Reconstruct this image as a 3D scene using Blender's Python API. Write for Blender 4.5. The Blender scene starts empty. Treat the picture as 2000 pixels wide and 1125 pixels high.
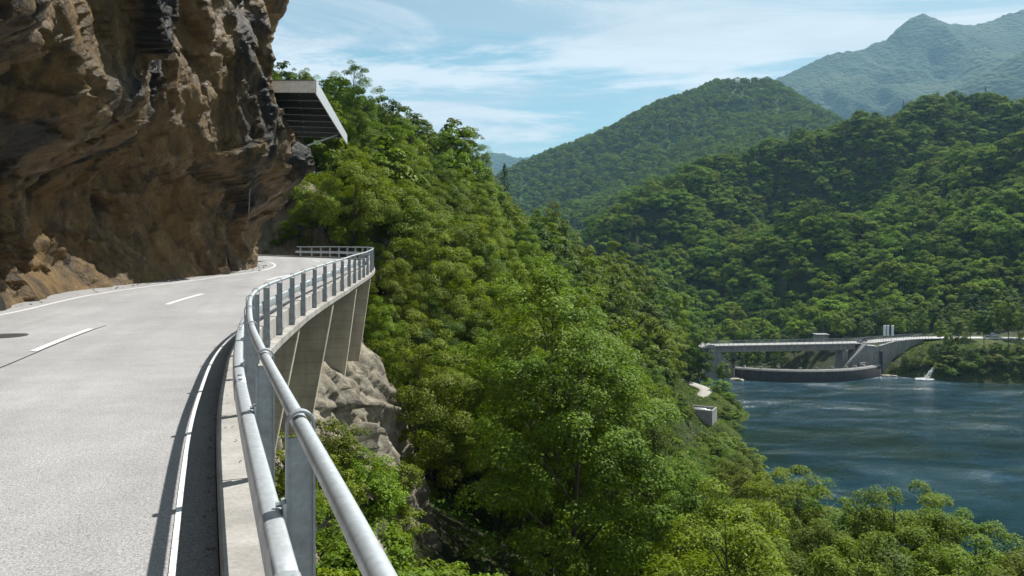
import bpy, math, random
import numpy as np
from mathutils import Vector, Matrix, kdtree

# ---------------------------------------------------------------- camera, light
S = bpy.context.scene
COL = S.collection
F = 1500.0                      # focal length in photo pixels (photo 2000 px wide)
HZ = 485.0                      # photo row of the horizon
cam = bpy.data.cameras.new('camera')
cam.lens = 27.0; cam.sensor_width = 36.0
cam.shift_y = -(562.5 - HZ) / 2000.0
cam.clip_start = 0.05; cam.clip_end = 20000
camo = bpy.data.objects.new('camera', cam); COL.objects.link(camo)
camo.location = (0, 0, 0); camo.rotation_euler = (math.radians(90), 0, 0)
S.camera = camo

SUN_EL, SUN_AZ = math.radians(54), math.radians(46)     # azimuth clockwise from +Y
SDIR = Vector((math.cos(SUN_EL) * math.sin(SUN_AZ), math.cos(SUN_EL) * math.cos(SUN_AZ), math.sin(SUN_EL)))
sun = bpy.data.lights.new('sun', 'SUN'); sun.energy = 5.0; sun.angle = math.radians(0.53)
sun.color = (1.0, 0.97, 0.91)
suno = bpy.data.objects.new('sun', sun); COL.objects.link(suno)
suno.rotation_euler = (-SDIR).to_track_quat('-Z', 'Y').to_euler(); suno.location = (30, 30, 60)

world = bpy.data.worlds.new('World'); S.world = world; world.use_nodes = True
S.view_settings.view_transform = 'Standard'; S.view_settings.look = 'None'
S.view_settings.gamma = 1.0; S.view_settings.use_curve_mapping = False
S.view_settings.exposure = 0.85
S.render.engine = 'CYCLES'
S.cycles.max_bounces = 6; S.cycles.diffuse_bounces = 1; S.cycles.glossy_bounces = 3
S.cycles.transmission_bounces = 4; S.cycles.volume_bounces = 1; S.cycles.transparent_max_bounces = 8
S.cycles.use_denoising = True
S.cycles.sample_clamp_indirect = 6.0

def sky_nodes():
    nt = world.node_tree; N = nt.nodes; L = nt.links
    for n in list(N): N.remove(n)
    out = N.new('ShaderNodeOutputWorld'); bg = N.new('ShaderNodeBackground')
    bg.inputs['Strength'].default_value = 0.048
    sky = N.new('ShaderNodeTexSky'); sky.sky_type = 'NISHITA'; sky.sun_disc = False
    sky.sun_elevation = SUN_EL; sky.sun_rotation = SUN_AZ; sky.altitude = 500
    sky.air_density = 1.0; sky.dust_density = 0.6; sky.ozone_density = 1.0
    tint = N.new('ShaderNodeMix'); tint.data_type = 'RGBA'; tint.blend_type = 'MULTIPLY'; tint.inputs[0].default_value = 1.0
    L.new(sky.outputs[0], tint.inputs[6]); tint.inputs[7].default_value = (0.40, 1.06, 0.96, 1)
    geo = N.new('ShaderNodeTexCoord'); sep = N.new('ShaderNodeSeparateXYZ'); L.new(geo.outputs['Generated'], sep.inputs[0])
    def mth(op, a, b=None):
        m = N.new('ShaderNodeMath'); m.operation = op
        for i, v in enumerate((a, b)):
            if v is None: continue
            if isinstance(v, (int, float)): m.inputs[i].default_value = v
            else: L.new(v, m.inputs[i])
        return m.outputs[0]
    zz = mth('ADD', mth('MAXIMUM', sep.outputs[2], 0.0), 0.10)
    cx = mth('DIVIDE', sep.outputs[0], zz); cy = mth('DIVIDE', sep.outputs[1], zz)
    comb = N.new('ShaderNodeCombineXYZ'); L.new(cx, comb.inputs[0]); L.new(cy, comb.inputs[1])
    def cloud(scale, loc, rot, sc, lo, hi, detail=7, rough=0.58, dist=0.6):
        mp = N.new('ShaderNodeMapping'); L.new(comb.outputs[0], mp.inputs[0])
        mp.inputs['Location'].default_value = loc; mp.inputs['Rotation'].default_value = (0, 0, rot); mp.inputs['Scale'].default_value = sc
        nz = N.new('ShaderNodeTexNoise'); L.new(mp.outputs[0], nz.inputs['Vector'])
        nz.inputs['Scale'].default_value = scale; nz.inputs['Detail'].default_value = detail
        nz.inputs['Roughness'].default_value = rough; nz.inputs['Distortion'].default_value = dist
        rm = N.new('ShaderNodeMapRange'); rm.interpolation_type = 'SMOOTHSTEP'
        L.new(nz.outputs[0], rm.inputs[0]); rm.inputs[1].default_value = lo; rm.inputs[2].default_value = hi
        return rm.outputs[0]
    veil = cloud(0.30, (1.3, 0.6, 0), 0.15, (0.7, 1.1, 1), 0.40, 0.66, 5, 0.5, 0.3)
    east = N.new('ShaderNodeMapRange'); L.new(sep.outputs[0], east.inputs[0]); east.interpolation_type = 'SMOOTHSTEP'
    east.inputs[1].default_value = -0.25; east.inputs[2].default_value = 0.40; east.inputs[3].default_value = 0.0; east.inputs[4].default_value = 0.95
    veil = mth('MAXIMUM', veil, east.outputs[0])
    wisp = cloud(0.80, (6.7, 3.9, 0), 0.30, (0.60, 1.15, 1), 0.41, 0.58, 11, 0.65, 1.3)
    grey = cloud(0.85, (9.3, 5.1, 0), 0.20, (0.5, 1.2, 1), 0.48, 0.62, 10, 0.62, 1.0)
    def mix(fac, a, b, k=1.0):
        m = N.new('ShaderNodeMix'); m.data_type = 'RGBA'
        f = mth('MULTIPLY', fac, k); L.new(f, m.inputs[0]); L.new(a, m.inputs[6])
        m.inputs[7].default_value = b
        return m.outputs[2]
    c = mix(veil, tint.outputs[2], (6.2, 7.4, 7.9, 1), 0.64)
    c = mix(wisp, c, (9.6, 9.9, 10.0, 1), 0.92)
    c = mix(grey, c, (6.2, 6.9, 7.6, 1), 0.42)
    low = N.new('ShaderNodeMapRange'); low.interpolation_type = 'SMOOTHSTEP'; L.new(sep.outputs[2], low.inputs[0])
    low.inputs[1].default_value = 0.0; low.inputs[2].default_value = 0.24; low.inputs[3].default_value = 1.0; low.inputs[4].default_value = 0.0
    c = mix(low.outputs[0], c, (8.6, 9.2, 9.4, 1), 0.55)
    L.new(c, bg.inputs['Color']); L.new(bg.outputs[0], out.inputs['Surface'])
sky_nodes()

# ---------------------------------------------------------------- helpers
rng = np.random.default_rng(7)
random.seed(7)
def P(u, v, d):
    """world point seen at photo pixel (u, v) at distance d in front of the viewer"""
    return np.array(((u - 1000.0) / F * d, d, (HZ - v) / F * d))

_perm = np.random.default_rng(3).permutation(256); _perm = np.concatenate([_perm, _perm, _perm])
_g = np.array([[1,1,0],[-1,1,0],[1,-1,0],[-1,-1,0],[1,0,1],[-1,0,1],[1,0,-1],[-1,0,-1],[0,1,1],[0,-1,1],[0,1,-1],[0,-1,-1],[1,1,0],[-1,1,0],[0,-1,1],[0,-1,-1]], float)
def perlin(p):
    p = np.asarray(p, float); i = np.floor(p).astype(int); f = p - i; i &= 255
    u = f * f * f * (f * (f * 6 - 15) + 10)
    def h(dx, dy, dz):
        a = _perm[_perm[_perm[(i[:, 0] + dx) & 255] + ((i[:, 1] + dy) & 255)] + ((i[:, 2] + dz) & 255)] & 15
        g = _g[a]; return g[:, 0] * (f[:, 0] - dx) + g[:, 1] * (f[:, 1] - dy) + g[:, 2] * (f[:, 2] - dz)
    lp = lambda a, b, t: a + (b - a) * t
    x00 = lp(h(0,0,0), h(1,0,0), u[:,0]); x10 = lp(h(0,1,0), h(1,1,0), u[:,0])
    x01 = lp(h(0,0,1), h(1,0,1), u[:,0]); x11 = lp(h(0,1,1), h(1,1,1), u[:,0])
    return lp(lp(x00, x10, u[:,1]), lp(x01, x11, u[:,1]), u[:,2])
def fbm(p, o=4, gain=0.5):
    p = np.asarray(p, float); r = np.zeros(len(p)); a = 1.0
    for k in range(o):
        r += a * perlin(p + 17.3 * k); p = p * 2.03; a *= gain
    return r
def ridged(p, o=4, gain=0.5):
    p = np.asarray(p, float); r = np.zeros(len(p)); a = 1.0
    for k in range(o):
        r += a * (1 - 2 * np.abs(perlin(p + 9.1 * k))); p = p * 2.1; a *= gain
    return r
def sstep(a, b, x):
    t = np.clip((np.asarray(x, float) - a) / (b - a), 0, 1); return t * t * (3 - 2 * t)

def link(name, me, mat=None, parent=None, smooth=False):
    if mat is not None:
        for m in (mat if isinstance(mat, (list, tuple)) else [mat]): me.materials.append(m)
    if smooth: me.polygons.foreach_set('use_smooth', np.ones(len(me.polygons), bool))
    o = bpy.data.objects.new(name, me); COL.objects.link(o)
    if parent is not None: o.parent = parent
    return o
def np_mesh(name, V, Fc):
    """fast mesh from an (n,3) array and an (m,k) face array"""
    V = np.asarray(V, np.float32); Fc = np.asarray(Fc, np.int32); k = Fc.shape[1]
    me = bpy.data.meshes.new(name)
    me.vertices.add(len(V)); me.vertices.foreach_set('co', V.ravel())
    me.loops.add(Fc.size); me.loops.foreach_set('vertex_index', Fc.ravel())
    me.polygons.add(len(Fc)); me.polygons.foreach_set('loop_start', np.arange(0, Fc.size, k, dtype=np.int32))
    me.update(calc_edges=True)
    return me
def grid_faces(n, m, wrap=False):
    """faces of an n x m vertex grid (index i*m+j)"""
    i = np.arange(n - 1)[:, None]; j = np.arange(m if wrap else m - 1)[None, :]
    j2 = (j + 1) % m
    return np.stack([i * m + j, (i + 1) * m + j, (i + 1) * m + j2, i * m + j2], -1).reshape(-1, 4)

class MB:
    """collects simple shapes for ONE mesh"""
    def __init__(s): s.v = []; s.f = []
    def add(s, vs, fs):
        b = len(s.v); s.v += [tuple(map(float, v)) for v in vs]; s.f += [tuple(b + i for i in f) for f in fs]; return s
    def box(s, lo, hi):
        (a, b, c), (d, e, f) = lo, hi
        return s.add([(a,b,c),(d,b,c),(d,e,c),(a,e,c),(a,b,f),(d,b,f),(d,e,f),(a,e,f)],
                     [(0,3,2,1),(4,5,6,7),(0,1,5,4),(1,2,6,5),(2,3,7,6),(3,0,4,7)])
    def obox(s, c, ax, half):
        """oriented box: centre, three axis vectors, half sizes"""
        c = np.array(c, float); X, Y, Z = [np.array(a, float) * h for a, h in zip(ax, half)]
        vs = [c - X - Y - Z, c + X - Y - Z, c + X + Y - Z, c - X + Y - Z, c - X - Y + Z, c + X - Y + Z, c + X + Y + Z, c - X + Y + Z]
        return s.add(vs, [(0,3,2,1),(4,5,6,7),(0,1,5,4),(1,2,6,5),(2,3,7,6),(3,0,4,7)])
    def sweep(s, pts, frames, sec, cap=True):
        """sec: list of (a, b); frames: list of (A, B) vectors"""
        m = len(sec); vs = []
        for p, (A, B) in zip(pts, frames):
            for a, b in sec: vs.append(np.array(p) + a * np.array(A) + b * np.array(B))
        fs = []
        for i in range(len(pts) - 1):
            for j in range(m):
                k = (j + 1) % m; fs.append((i*m+j, i*m+k, (i+1)*m+k, (i+1)*m+j))
        if cap: fs.append(tuple(range(m))[::-1]); fs.append(tuple((len(pts)-1)*m + j for j in range(m)))
        return s.add(vs, fs)
    def tube(s, pts, rad, n=8):
        pts = [np.array(p, float) for p in pts]; fr = []
        for i in range(len(pts)):
            t = pts[min(i+1, len(pts)-1)] - pts[max(i-1, 0)]; t /= max(np.linalg.norm(t), 1e-9)
            up = np.array((0, 0, 1.0)) if abs(t[2]) < 0.9 else np.array((1.0, 0, 0))
            A = np.cross(t, up); A /= np.linalg.norm(A); B = np.cross(A, t)
            r = rad[i] if hasattr(rad, '__len__') else rad
            fr.append((A * r, B * r))
        sec = [(math.cos(2*math.pi*k/n), math.sin(2*math.pi*k/n)) for k in range(n)]
        return s.sweep(pts, fr, sec)
    def prism(s, poly, off):
        """planar polygon (3d points) pushed along off"""
        n = len(poly); off = np.array(off, float); a = [np.array(p, float) for p in poly]
        vs = a + [p + off for p in a]
        return s.add(vs, [tuple(range(n))[::-1], tuple(n + i for i in range(n))] + [(i, (i+1) % n, n + (i+1) % n, n + i) for i in range(n)])
    def build(s, name, mat, parent=None, smooth=False):
        me = bpy.data.meshes.new(name); me.from_pydata(s.v, [], s.f); me.update()
        return link(name, me, mat, parent, smooth)
def fixn(o):
    import bmesh
    bm = bmesh.new(); bm.from_mesh(o.data); bmesh.ops.recalc_face_normals(bm, faces=bm.faces); bm.to_mesh(o.data); bm.free(); return o
def bev(o, w, seg=2):
    m = o.modifiers.new('bevel', 'BEVEL'); m.width = w; m.segments = seg; m.limit_method = 'ANGLE'; return o

def tag(o, label=None, cat=None, group=None, kind=None):
    for k, v in (('label', label), ('category', cat), ('group', group), ('kind', kind)):
        if v: o[k] = v
    return o
def thing(name, label, cat, loc=(0, 0, 0), rz=0.0, group=None):
    o = bpy.data.objects.new(name, None); COL.objects.link(o); o.empty_display_size = 0.2
    o.location = loc; o.rotation_euler = (0, 0, rz); return tag(o, label, cat, group)
def dup(root, loc, rz, scl, label=None, group=None):
    r = root.copy(); COL.objects.link(r); r.location = loc; r.rotation_euler = (0, 0, rz); r.scale = scl
    if label: r['label'] = label
    if group: r['group'] = group
    for ch in list(root.children):
        c = ch.copy(); COL.objects.link(c); c.parent = r
    return r

# ---------------------------------------------------------------- materials
class NT:
    def __init__(s, name):
        s.m = bpy.data.materials.new(name); s.m.use_nodes = True
        s.t = s.m.node_tree; s.N = s.t.nodes; s.L = s.t.links
        s.b = s.N['Principled BSDF']; s.out = s.N['Material Output']
        s.tc = s.N.new('ShaderNodeTexCoord'); s.co = s.tc.outputs['Object']
    def set(s, sock, v):
        if isinstance(v, bpy.types.NodeSocket): s.L.new(v, sock)
        elif isinstance(v, (tuple, list)) and len(v) == 3 and sock.type == 'RGBA': sock.default_value = (*v, 1)
        else: sock.default_value = v
    def pos(s):
        return s.N.new('ShaderNodeNewGeometry').outputs['Position']
    def map(s, co, scale=(1,1,1), rot=(0,0,0), loc=(0,0,0)):
        n = s.N.new('ShaderNodeMapping'); s.L.new(co, n.inputs[0])
        n.inputs['Scale'].default_value = scale; n.inputs['Rotation'].default_value = rot; n.inputs['Location'].default_value = loc
        return n.outputs[0]
    def turn(s, co, rot, scale):
        """rotate first, then stretch"""
        return s.map(s.map(co, (1, 1, 1), rot), scale)
    def noise(s, co, scale, detail=4, rough=0.5, dist=0.0, col=False):
        n = s.N.new('ShaderNodeTexNoise'); s.L.new(co, n.inputs['Vector'])
        n.inputs['Scale'].default_value = scale; n.inputs['Detail'].default_value = detail
        n.inputs['Roughness'].default_value = rough; n.inputs['Distortion'].default_value = dist
        return n.outputs[1 if col else 0]
    def voro(s, co, scale, feat='F1', out=0):
        n = s.N.new('ShaderNodeTexVoronoi'); s.L.new(co, n.inputs['Vector']); n.feature = feat
        n.inputs['Scale'].default_value = scale; return n.outputs[out]
    def ramp(s, fac, stops):
        n = s.N.new('ShaderNodeValToRGB'); s.L.new(fac, n.inputs[0]); e = n.color_ramp.elements
        while len(e) < len(stops): e.new(0.5)
        for el, (p, c) in zip(e, stops):
            el.position = p; el.color = (*c, 1) if hasattr(c, '__len__') else (c, c, c, 1)
        return n.outputs[0]
    def rng(s, fac, a, b, c=0.0, d=1.0):
        n = s.N.new('ShaderNodeMapRange'); s.L.new(fac, n.inputs[0])
        for i, v in enumerate((a, b, c, d)): n.inputs[i + 1].default_value = v
        return n.outputs[0]
    def mix(s, fac, a, b, mode='MIX'):
        n = s.N.new('ShaderNodeMix'); n.data_type = 'RGBA'; n.blend_type = mode
        s.set(n.inputs[0], fac); s.set(n.inputs[6], a); s.set(n.inputs[7], b); return n.outputs[2]
    def math(s, op, a, b=0.0):
        n = s.N.new('ShaderNodeMath'); n.operation = op; s.set(n.inputs[0], a); s.set(n.inputs[1], b); return n.outputs[0]
    def bump(s, h, strength=0.3, dist=0.05, nrm=None):
        n = s.N.new('ShaderNodeBump'); s.L.new(h, n.inputs['Height']); n.inputs['Strength'].default_value = strength
        n.inputs['Distance'].default_value = dist
        if nrm is not None: s.L.new(nrm, n.inputs['Normal'])
        return n.outputs[0]
    def fin(s, col=None, rough=None, nrm=None, metal=None, spec=None):
        if col is not None: s.set(s.b.inputs['Base Color'], col)
        if rough is not None: s.set(s.b.inputs['Roughness'], rough)
        if nrm is not None: s.L.new(nrm, s.b.inputs['Normal'])
        if metal is not None: s.set(s.b.inputs['Metallic'], metal)
        if spec is not None: s.set(s.b.inputs['Specular IOR Level'], spec)
        return s.m

def m_asphalt(name='asphalt', base=0.265, warm=1.0):
    n = NT(name)
    fine = n.noise(n.co, 42, 4, 0.75); spk = n.voro(n.co, 60); big = n.noise(n.co, 0.35, 4, 0.55); mid = n.noise(n.co, 3.0, 4, 0.6)
    c = n.ramp(fine, [(0.33, (base*0.25, base*0.24, base*0.24)), (0.45, (base*0.92, base*0.90*warm, base*0.895*warm)), (0.60, (base*1.2, base*1.175, base*1.165)), (0.70, (base*2.1, base*2.06, base*2.04))])
    c = n.mix(0.55, c, n.ramp(n.noise(n.co, 95, 3, 0.7), [(0.36, (base*0.35,)*3), (0.5, (base, base*.975, base*.965)), (0.66, (base*2.0, base*1.93, base*1.88))]))
    c = n.mix(1.0, c, n.ramp(big, [(0.3, 0.84), (0.7, 1.1)]), 'MULTIPLY')
    c = n.mix(1.0, c, n.ramp(mid, [(0.3, 0.92), (0.7, 1.06)]), 'MULTIPLY')
    trk = n.noise(n.turn(n.co, (0, 0, -0.28), (1.1, 0.05, 1)), 1.0, 3, 0.5)
    c = n.mix(1.0, c, n.ramp(trk, [(0.35, 0.90), (0.6, 1.05)]), 'MULTIPLY')
    ptc = n.noise(n.co, 1.1, 5, 0.7, 0.8)
    c = n.mix(n.rng(ptc, 0.66, 0.72, 0, 0.35), c, (base*.5, base*.48, base*.47))
    h = n.math('ADD', fine, n.math('MULTIPLY', spk, 0.6))
    return n.fin(c, 0.82, n.bump(h, 0.55, 0.006), spec=0.3)
def m_concrete(name, base, warm=(1.0, 0.96, 0.90), boards=False, stain=0.6):
    n = NT(name); b = base
    a = n.noise(n.co, 1.3, 6, 0.6); f = n.noise(n.co, 38, 3, 0.6)
    st = n.noise(n.map(n.co, (2.2, 2.2, 0.25)), 1.0, 5, 0.65)
    c = n.ramp(a, [(0.25, (b*.72*warm[0], b*.72*warm[1], b*.72*warm[2])), (0.75, (b*1.15*warm[0], b*1.15*warm[1], b*1.15*warm[2]))])
    c = n.mix(1.0, c, n.ramp(f, [(0.3, 0.85), (0.7, 1.08)]), 'MULTIPLY')
    c = n.mix(stain, c, n.mix(1.0, c, n.ramp(st, [(0.38, 0.35), (0.6, 1.0)]), 'MULTIPLY'))
    h = f
    if boards:
        w = n.N.new('ShaderNodeTexWave'); n.L.new(n.co, w.inputs[0]); w.bands_direction = 'Z'; w.inputs['Scale'].default_value = 0.8; w.inputs['Distortion'].default_value = 0.6; w.inputs['Detail'].default_value = 2
        c = n.mix(1.0, c, n.ramp(w.outputs[1], [(0.0, 0.88), (0.10, 1.0)]), 'MULTIPLY')
        h = n.math('ADD', f, w.outputs[1])
    return n.fin(c, 0.88, n.bump(h, 0.25, 0.01), spec=0.25)
def m_zinc(name, base=(0.50, 0.53, 0.55), rough=0.42, metal=0.55):
    n = NT(name); v = n.voro(n.co, 45, 'F1', 1); a = n.noise(n.co, 5, 5, 0.6); st = n.noise(n.map(n.co, (9, 9, 1.0)), 2, 4, 0.6)
    vv = n.N.new('ShaderNodeRGBToBW'); n.L.new(v, vv.inputs[0])
    c = n.mix(1.0, base, n.ramp(vv.outputs[0], [(0, 0.88), (1, 1.08)]), 'MULTIPLY')
    c = n.mix(1.0, c, n.ramp(a, [(0.3, 0.78), (0.65, 1.06)]), 'MULTIPLY')
    c = n.mix(1.0, c, n.ramp(st, [(0.3, 0.90), (0.5, 1.0)]), 'MULTIPLY')
    return n.fin(c, n.rng(a, 0.3, 0.7, rough + 0.13, rough - 0.05), n.bump(a, 0.06, 0.01), metal=metal)
def m_plain(name, col, rough=0.6, metal=0.0, var=0.15, scale=6):
    n = NT(name); a = n.noise(n.co, scale, 4, 0.6)
    c = n.mix(1.0, col, n.ramp(a, [(0.3, 1 - var), (0.7, 1 + var)]), 'MULTIPLY')
    return n.fin(c, rough, metal=metal)
def m_rock(name, pal, stain=0.8, scl=1.0, gloss=0.75):
    n = NT(name); co = n.co
    str_ = n.turn(co, (1.0, 0.25, 0.15), (1.6*scl, 0.75*scl, 2.6*scl))
    a = n.noise(co, 0.33*scl, 8, 0.68, 0.2); b = n.noise(str_, 1.5, 11, 0.76, 0.25); f = n.noise(co, 13*scl, 6, 0.75)
    d = n.noise(n.map(co, (1, 1, 1), (0.2, 0.4, 0)), 0.8*scl, 9, 0.74, 0.2)
    c = n.ramp(b, [(0.28, pal[0]), (0.42, pal[1]), (0.55, pal[2]), (0.72, pal[3])])
    c2 = n.ramp(d, [(0.30, pal[1]), (0.5, pal[4]), (0.70, pal[2])])
    c = n.mix(n.rng(a, 0.38, 0.62), c, c2)
    st = n.noise(n.map(co, (0.42*scl, 0.42*scl, 0.07*scl)), 1.0, 9, 0.70, 0.2)
    c = n.mix(n.math('MULTIPLY', n.rng(st, 0.48, 0.58), stain), c, pal[5])
    wh = n.noise(co, 2.1*scl, 7, 0.75, 0.6)
    c = n.mix(n.rng(wh, 0.62, 0.82), c, pal[3])
    c = n.mix(1.0, c, n.ramp(f, [(0.3, 0.6), (0.7, 1.25)]), 'MULTIPLY')
    h1 = n.bump(b, 0.8, 0.22/scl); h2 = n.bump(n.noise(str_, 5.5, 7, 0.72, 0.2), 0.9, 0.12/scl, h1); h3 = n.bump(f, 0.6, 0.03/scl, h2)
    return n.fin(c, n.rng(d, 0.3, 0.7, gloss - 0.18, gloss + 0.1), h3, spec=0.4)
def m_leaf(name, dark, light, trans, tamt=0.5, hue=0.03, rough=0.6, spec=0.10):
    n = NT(name); oi = n.N.new('ShaderNodeObjectInfo'); ge = n.N.new('ShaderNodeNewGeometry')
    r = ge.outputs['Random Per Island']; p = n.noise(ge.outputs['Position'], 0.35, 2, 0.5)
    fac = n.math('ADD', n.math('MULTIPLY', r, 0.55), n.math('MULTIPLY', p, 0.5))
    c = n.mix(n.math('MINIMUM', fac, 1.0), dark, light)
    h = n.N.new('ShaderNodeHueSaturation'); n.L.new(c, h.inputs['Color'])
    n.L.new(n.rng(oi.outputs['Random'], 0, 1, 0.5 - hue, 0.5 + hue*0.8), h.inputs['Hue'])
    n.L.new(n.rng(n.math('FRACT', n.math('MULTIPLY', oi.outputs['Random'], 7.31)), 0, 1, 0.72, 1.25), h.inputs['Value'])
    h.inputs['Saturation'].default_value = 1.0
    tr = n.N.new('ShaderNodeBsdfTranslucent'); n.L.new(n.mix(1.0, h.outputs[0], trans, 'MULTIPLY'), tr.inputs['Color'])
    ms = n.N.new('ShaderNodeMixShader'); ms.inputs[0].default_value = tamt
    n.fin(h.outputs[0], rough, spec=spec)
    n.L.new(n.b.outputs[0], ms.inputs[1]); n.L.new(tr.outputs[0], ms.inputs[2]); n.L.new(ms.outputs[0], n.out.inputs['Surface'])
    return n.m
def m_bark(name, a=(0.03, 0.024, 0.018), b=(0.11, 0.09, 0.07)):
    n = NT(name); f = n.noise(n.map(n.co, (6, 6, 1.2)), 2, 6, 0.7)
    return n.fin(n.ramp(f, [(0.3, a), (0.7, b)]), 0.9, n.bump(f, 0.6, 0.03))
def m_ground(name, cols, scale=0.5):
    n = NT(name); a = n.noise(n.co, scale, 6, 0.65); b = n.noise(n.co, scale*9, 5, 0.7)
    c = n.ramp(a, [(0.3, cols[0]), (0.5, cols[1]), (0.7, cols[2])])
    c = n.mix(1.0, c, n.ramp(b, [(0.3, 0.55), (0.7, 1.3)]), 'MULTIPLY')
    return n.fin(c, 0.95, n.bump(b, 0.7, 0.2), spec=0.15)
def m_farforest(name, a, b, c_, s1, s2, bd):
    n = NT(name); x = n.noise(n.co, s1, 4, 0.6); y = n.voro(n.co, s2); z = n.noise(n.co, s2*0.7, 4, 0.7)
    c = n.ramp(x, [(0.3, a), (0.5, b), (0.72, c_)])
    c = n.mix(1.0, c, n.ramp(z, [(0.3, 0.6), (0.7, 1.35)]), 'MULTIPLY')
    h = n.math('SUBTRACT', z, n.math('MULTIPLY', y, 0.8))
    return n.fin(c, 0.95, n.bump(h, 1.0, bd), spec=0.1)

M = {}
M['asphalt'] = m_asphalt()
M['gutter'] = m_asphalt('gutter_asphalt', 0.15)
M['seam'] = m_plain('bitumen_seam', (0.03, 0.03, 0.03), 0.6)
nt = NT('white_road_paint'); _f = nt.noise(nt.co, 30, 4, 0.7)
M['paint'] = nt.fin(nt.ramp(_f, [(0.34, (0.28, 0.28, 0.27)), (0.46, (0.60, 0.60, 0.59)), (0.7, (0.72, 0.72, 0.71))]), 0.7)
M['kerb'] = m_concrete('kerb_concrete', 0.36, (1.0, 0.95, 0.88), stain=0.35)
M['slab'] = m_concrete('slab_concrete', 0.33, (1.0, 0.95, 0.87), stain=0.5)
M['pier'] = m_concrete('pier_concrete', 0.52, (1.0, 0.88, 0.68), boards=True, stain=0.35)
M['dam'] = m_concrete('dam_concrete', 0.055, (1.0, 0.97, 0.93), stain=0.7)
M['bridge'] = m_concrete('bridge_concrete', 0.30, (1.0, 0.97, 0.93), stain=0.6)
M['deck'] = m_concrete('pale_deck_concrete', 0.34, (1.0, 0.98, 0.95), stain=0.2)
M['zinc'] = m_zinc('galvanised_steel')
M['zinc_post'] = m_zinc('galvanised_post', (0.34, 0.37, 0.39), 0.5, 0.35)
M['alu'] = m_zinc('pale_metal_sheet', (0.55, 0.57, 0.58), 0.45, 0.3)
M['canopy_beam'] = m_plain('grey_steel_beam', (0.16, 0.16, 0.16), 0.6, 0.2)
M['rock'] = m_rock('cliff_rock', [(0.010, 0.008, 0.006), (0.060, 0.038, 0.016), (0.185, 0.120, 0.048), (0.44, 0.36, 0.25), (0.225, 0.130, 0.033), (0.006, 0.006, 0.006)], 0.97, 0.8, 0.5)
M['rock_pale'] = m_rock('pale_rock', [(0.07, 0.062, 0.045), (0.22, 0.195, 0.145), (0.40, 0.36, 0.28), (0.58, 0.54, 0.45), (0.29, 0.24, 0.165), (0.07, 0.064, 0.05)], 0.4, 1.6, 0.85)
M['bark'] = m_bark('bark')
M['leaf'] = m_leaf('leaf_green', (0.016, 0.040, 0.004), (0.172, 0.246, 0.013), (1.7, 1.75, 0.5), 0.24, 0.022)
M['leaf_dark'] = m_leaf('leaf_dark_green', (0.010, 0.030, 0.005), (0.094, 0.158, 0.013), (1.6, 1.7, 0.6), 0.20, 0.02)
M['leaf_bright'] = m_leaf('leaf_yellow_green', (0.040, 0.075, 0.006), (0.190, 0.265, 0.015), (1.7, 1.65, 0.4), 0.30, 0.02)
M['leaf_far'] = m_leaf('leaf_far_green', (0.014, 0.042, 0.006), (0.195, 0.285, 0.021), (1.5, 1.6, 0.6), 0.22, 0.02, 0.8, 0.05)
M['needle'] = m_leaf('conifer_needles', (0.010, 0.026, 0.012), (0.028, 0.055, 0.020), (1.0, 1.2, 0.7), 0.2, 0.015, 0.7, 0.1)
M['soil'] = m_ground('forest_floor', [(0.020, 0.017, 0.010), (0.030, 0.036, 0.012), (0.045, 0.060, 0.016)])
M['grass'] = m_ground('bank_grass', [(0.018, 0.028, 0.006), (0.042, 0.060, 0.009), (0.075, 0.080, 0.018)], 0.25)
M['gravel'] = m_ground('gravel', [(0.28, 0.26, 0.23), (0.36, 0.34, 0.30), (0.42, 0.40, 0.36)], 1.0)
M['hill'] = m_farforest('hill_forest_floor', (0.022, 0.045, 0.012), (0.038, 0.070, 0.018), (0.06, 0.095, 0.024), 0.006, 0.09, 3.0)
M['mount'] = m_farforest('mountain_forest', (0.010, 0.026, 0.010), (0.022, 0.046, 0.014), (0.055, 0.072, 0.026), 0.0032, 0.045, 12.0)

# ---------------------------------------------------------------- road line (hand rail line in plan and its height)
RAIL = np.array([(4.6,-10,-.72),(2.6,-5.5,-.72),(.95,-1.5,-.72),(-.29,1.69,-.72),(-.86,3.13,-.72),(-1.71,5.27,-.72),(-2.45,7.2,-.72),(-3.13,9.15,-.72),
    (-3.83,11.25,-.72),(-4.38,13.2,-.72),(-4.78,15,-.712),(-5.18,17.3,-.70),(-5.47,19.3,-.67),(-5.70,21,-.63),(-5.90,22.9,-.58),(-6.10,25,-.53),
    (-6.24,26.7,-.475),(-6.43,29,-.42),(-6.55,30.5,-.375),(-6.66,31.7,-.335),(-6.93,34.5,-.275),(-7.25,37.8,-.215),(-7.41,39.4,-.17),(-7.52,40.6,-.125),
    (-7.78,42.8,-.06),(-8.42,46.5,.0),(-9.2,50,.05),(-10.6,54,.08),(-13,58.5,.11),(-15.6,62.5,.12),(-18.4,66,.13),(-26,72,.30),(-36,76,.7)])
LEFT = np.array([(-6.5,-10),(-7.4,-5),(-8.1,-1),(-8.9,3),(-9.25,4.6),(-9.8,7),(-10.35,9.5),(-10.9,12),(-11.5,14.2),(-12.0,16),(-12.4,17.8),(-12.75,19.5),(-13.05,20.9),
    (-13.3,22.3),(-13.5,24),(-13.5,26),(-13.35,28),(-13.1,30),(-12.95,31.5),(-12.85,32.6),(-12.6,35),(-12.55,37.4),(-12.65,38.7),(-12.8,39.8),(-13.1,41.3),(-13.9,43.6),(-14.8,45.7),
    (-16.4,48.4),(-19.3,51.7),(-24,55),(-30,58),(-38,62),(-46,64)])
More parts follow.
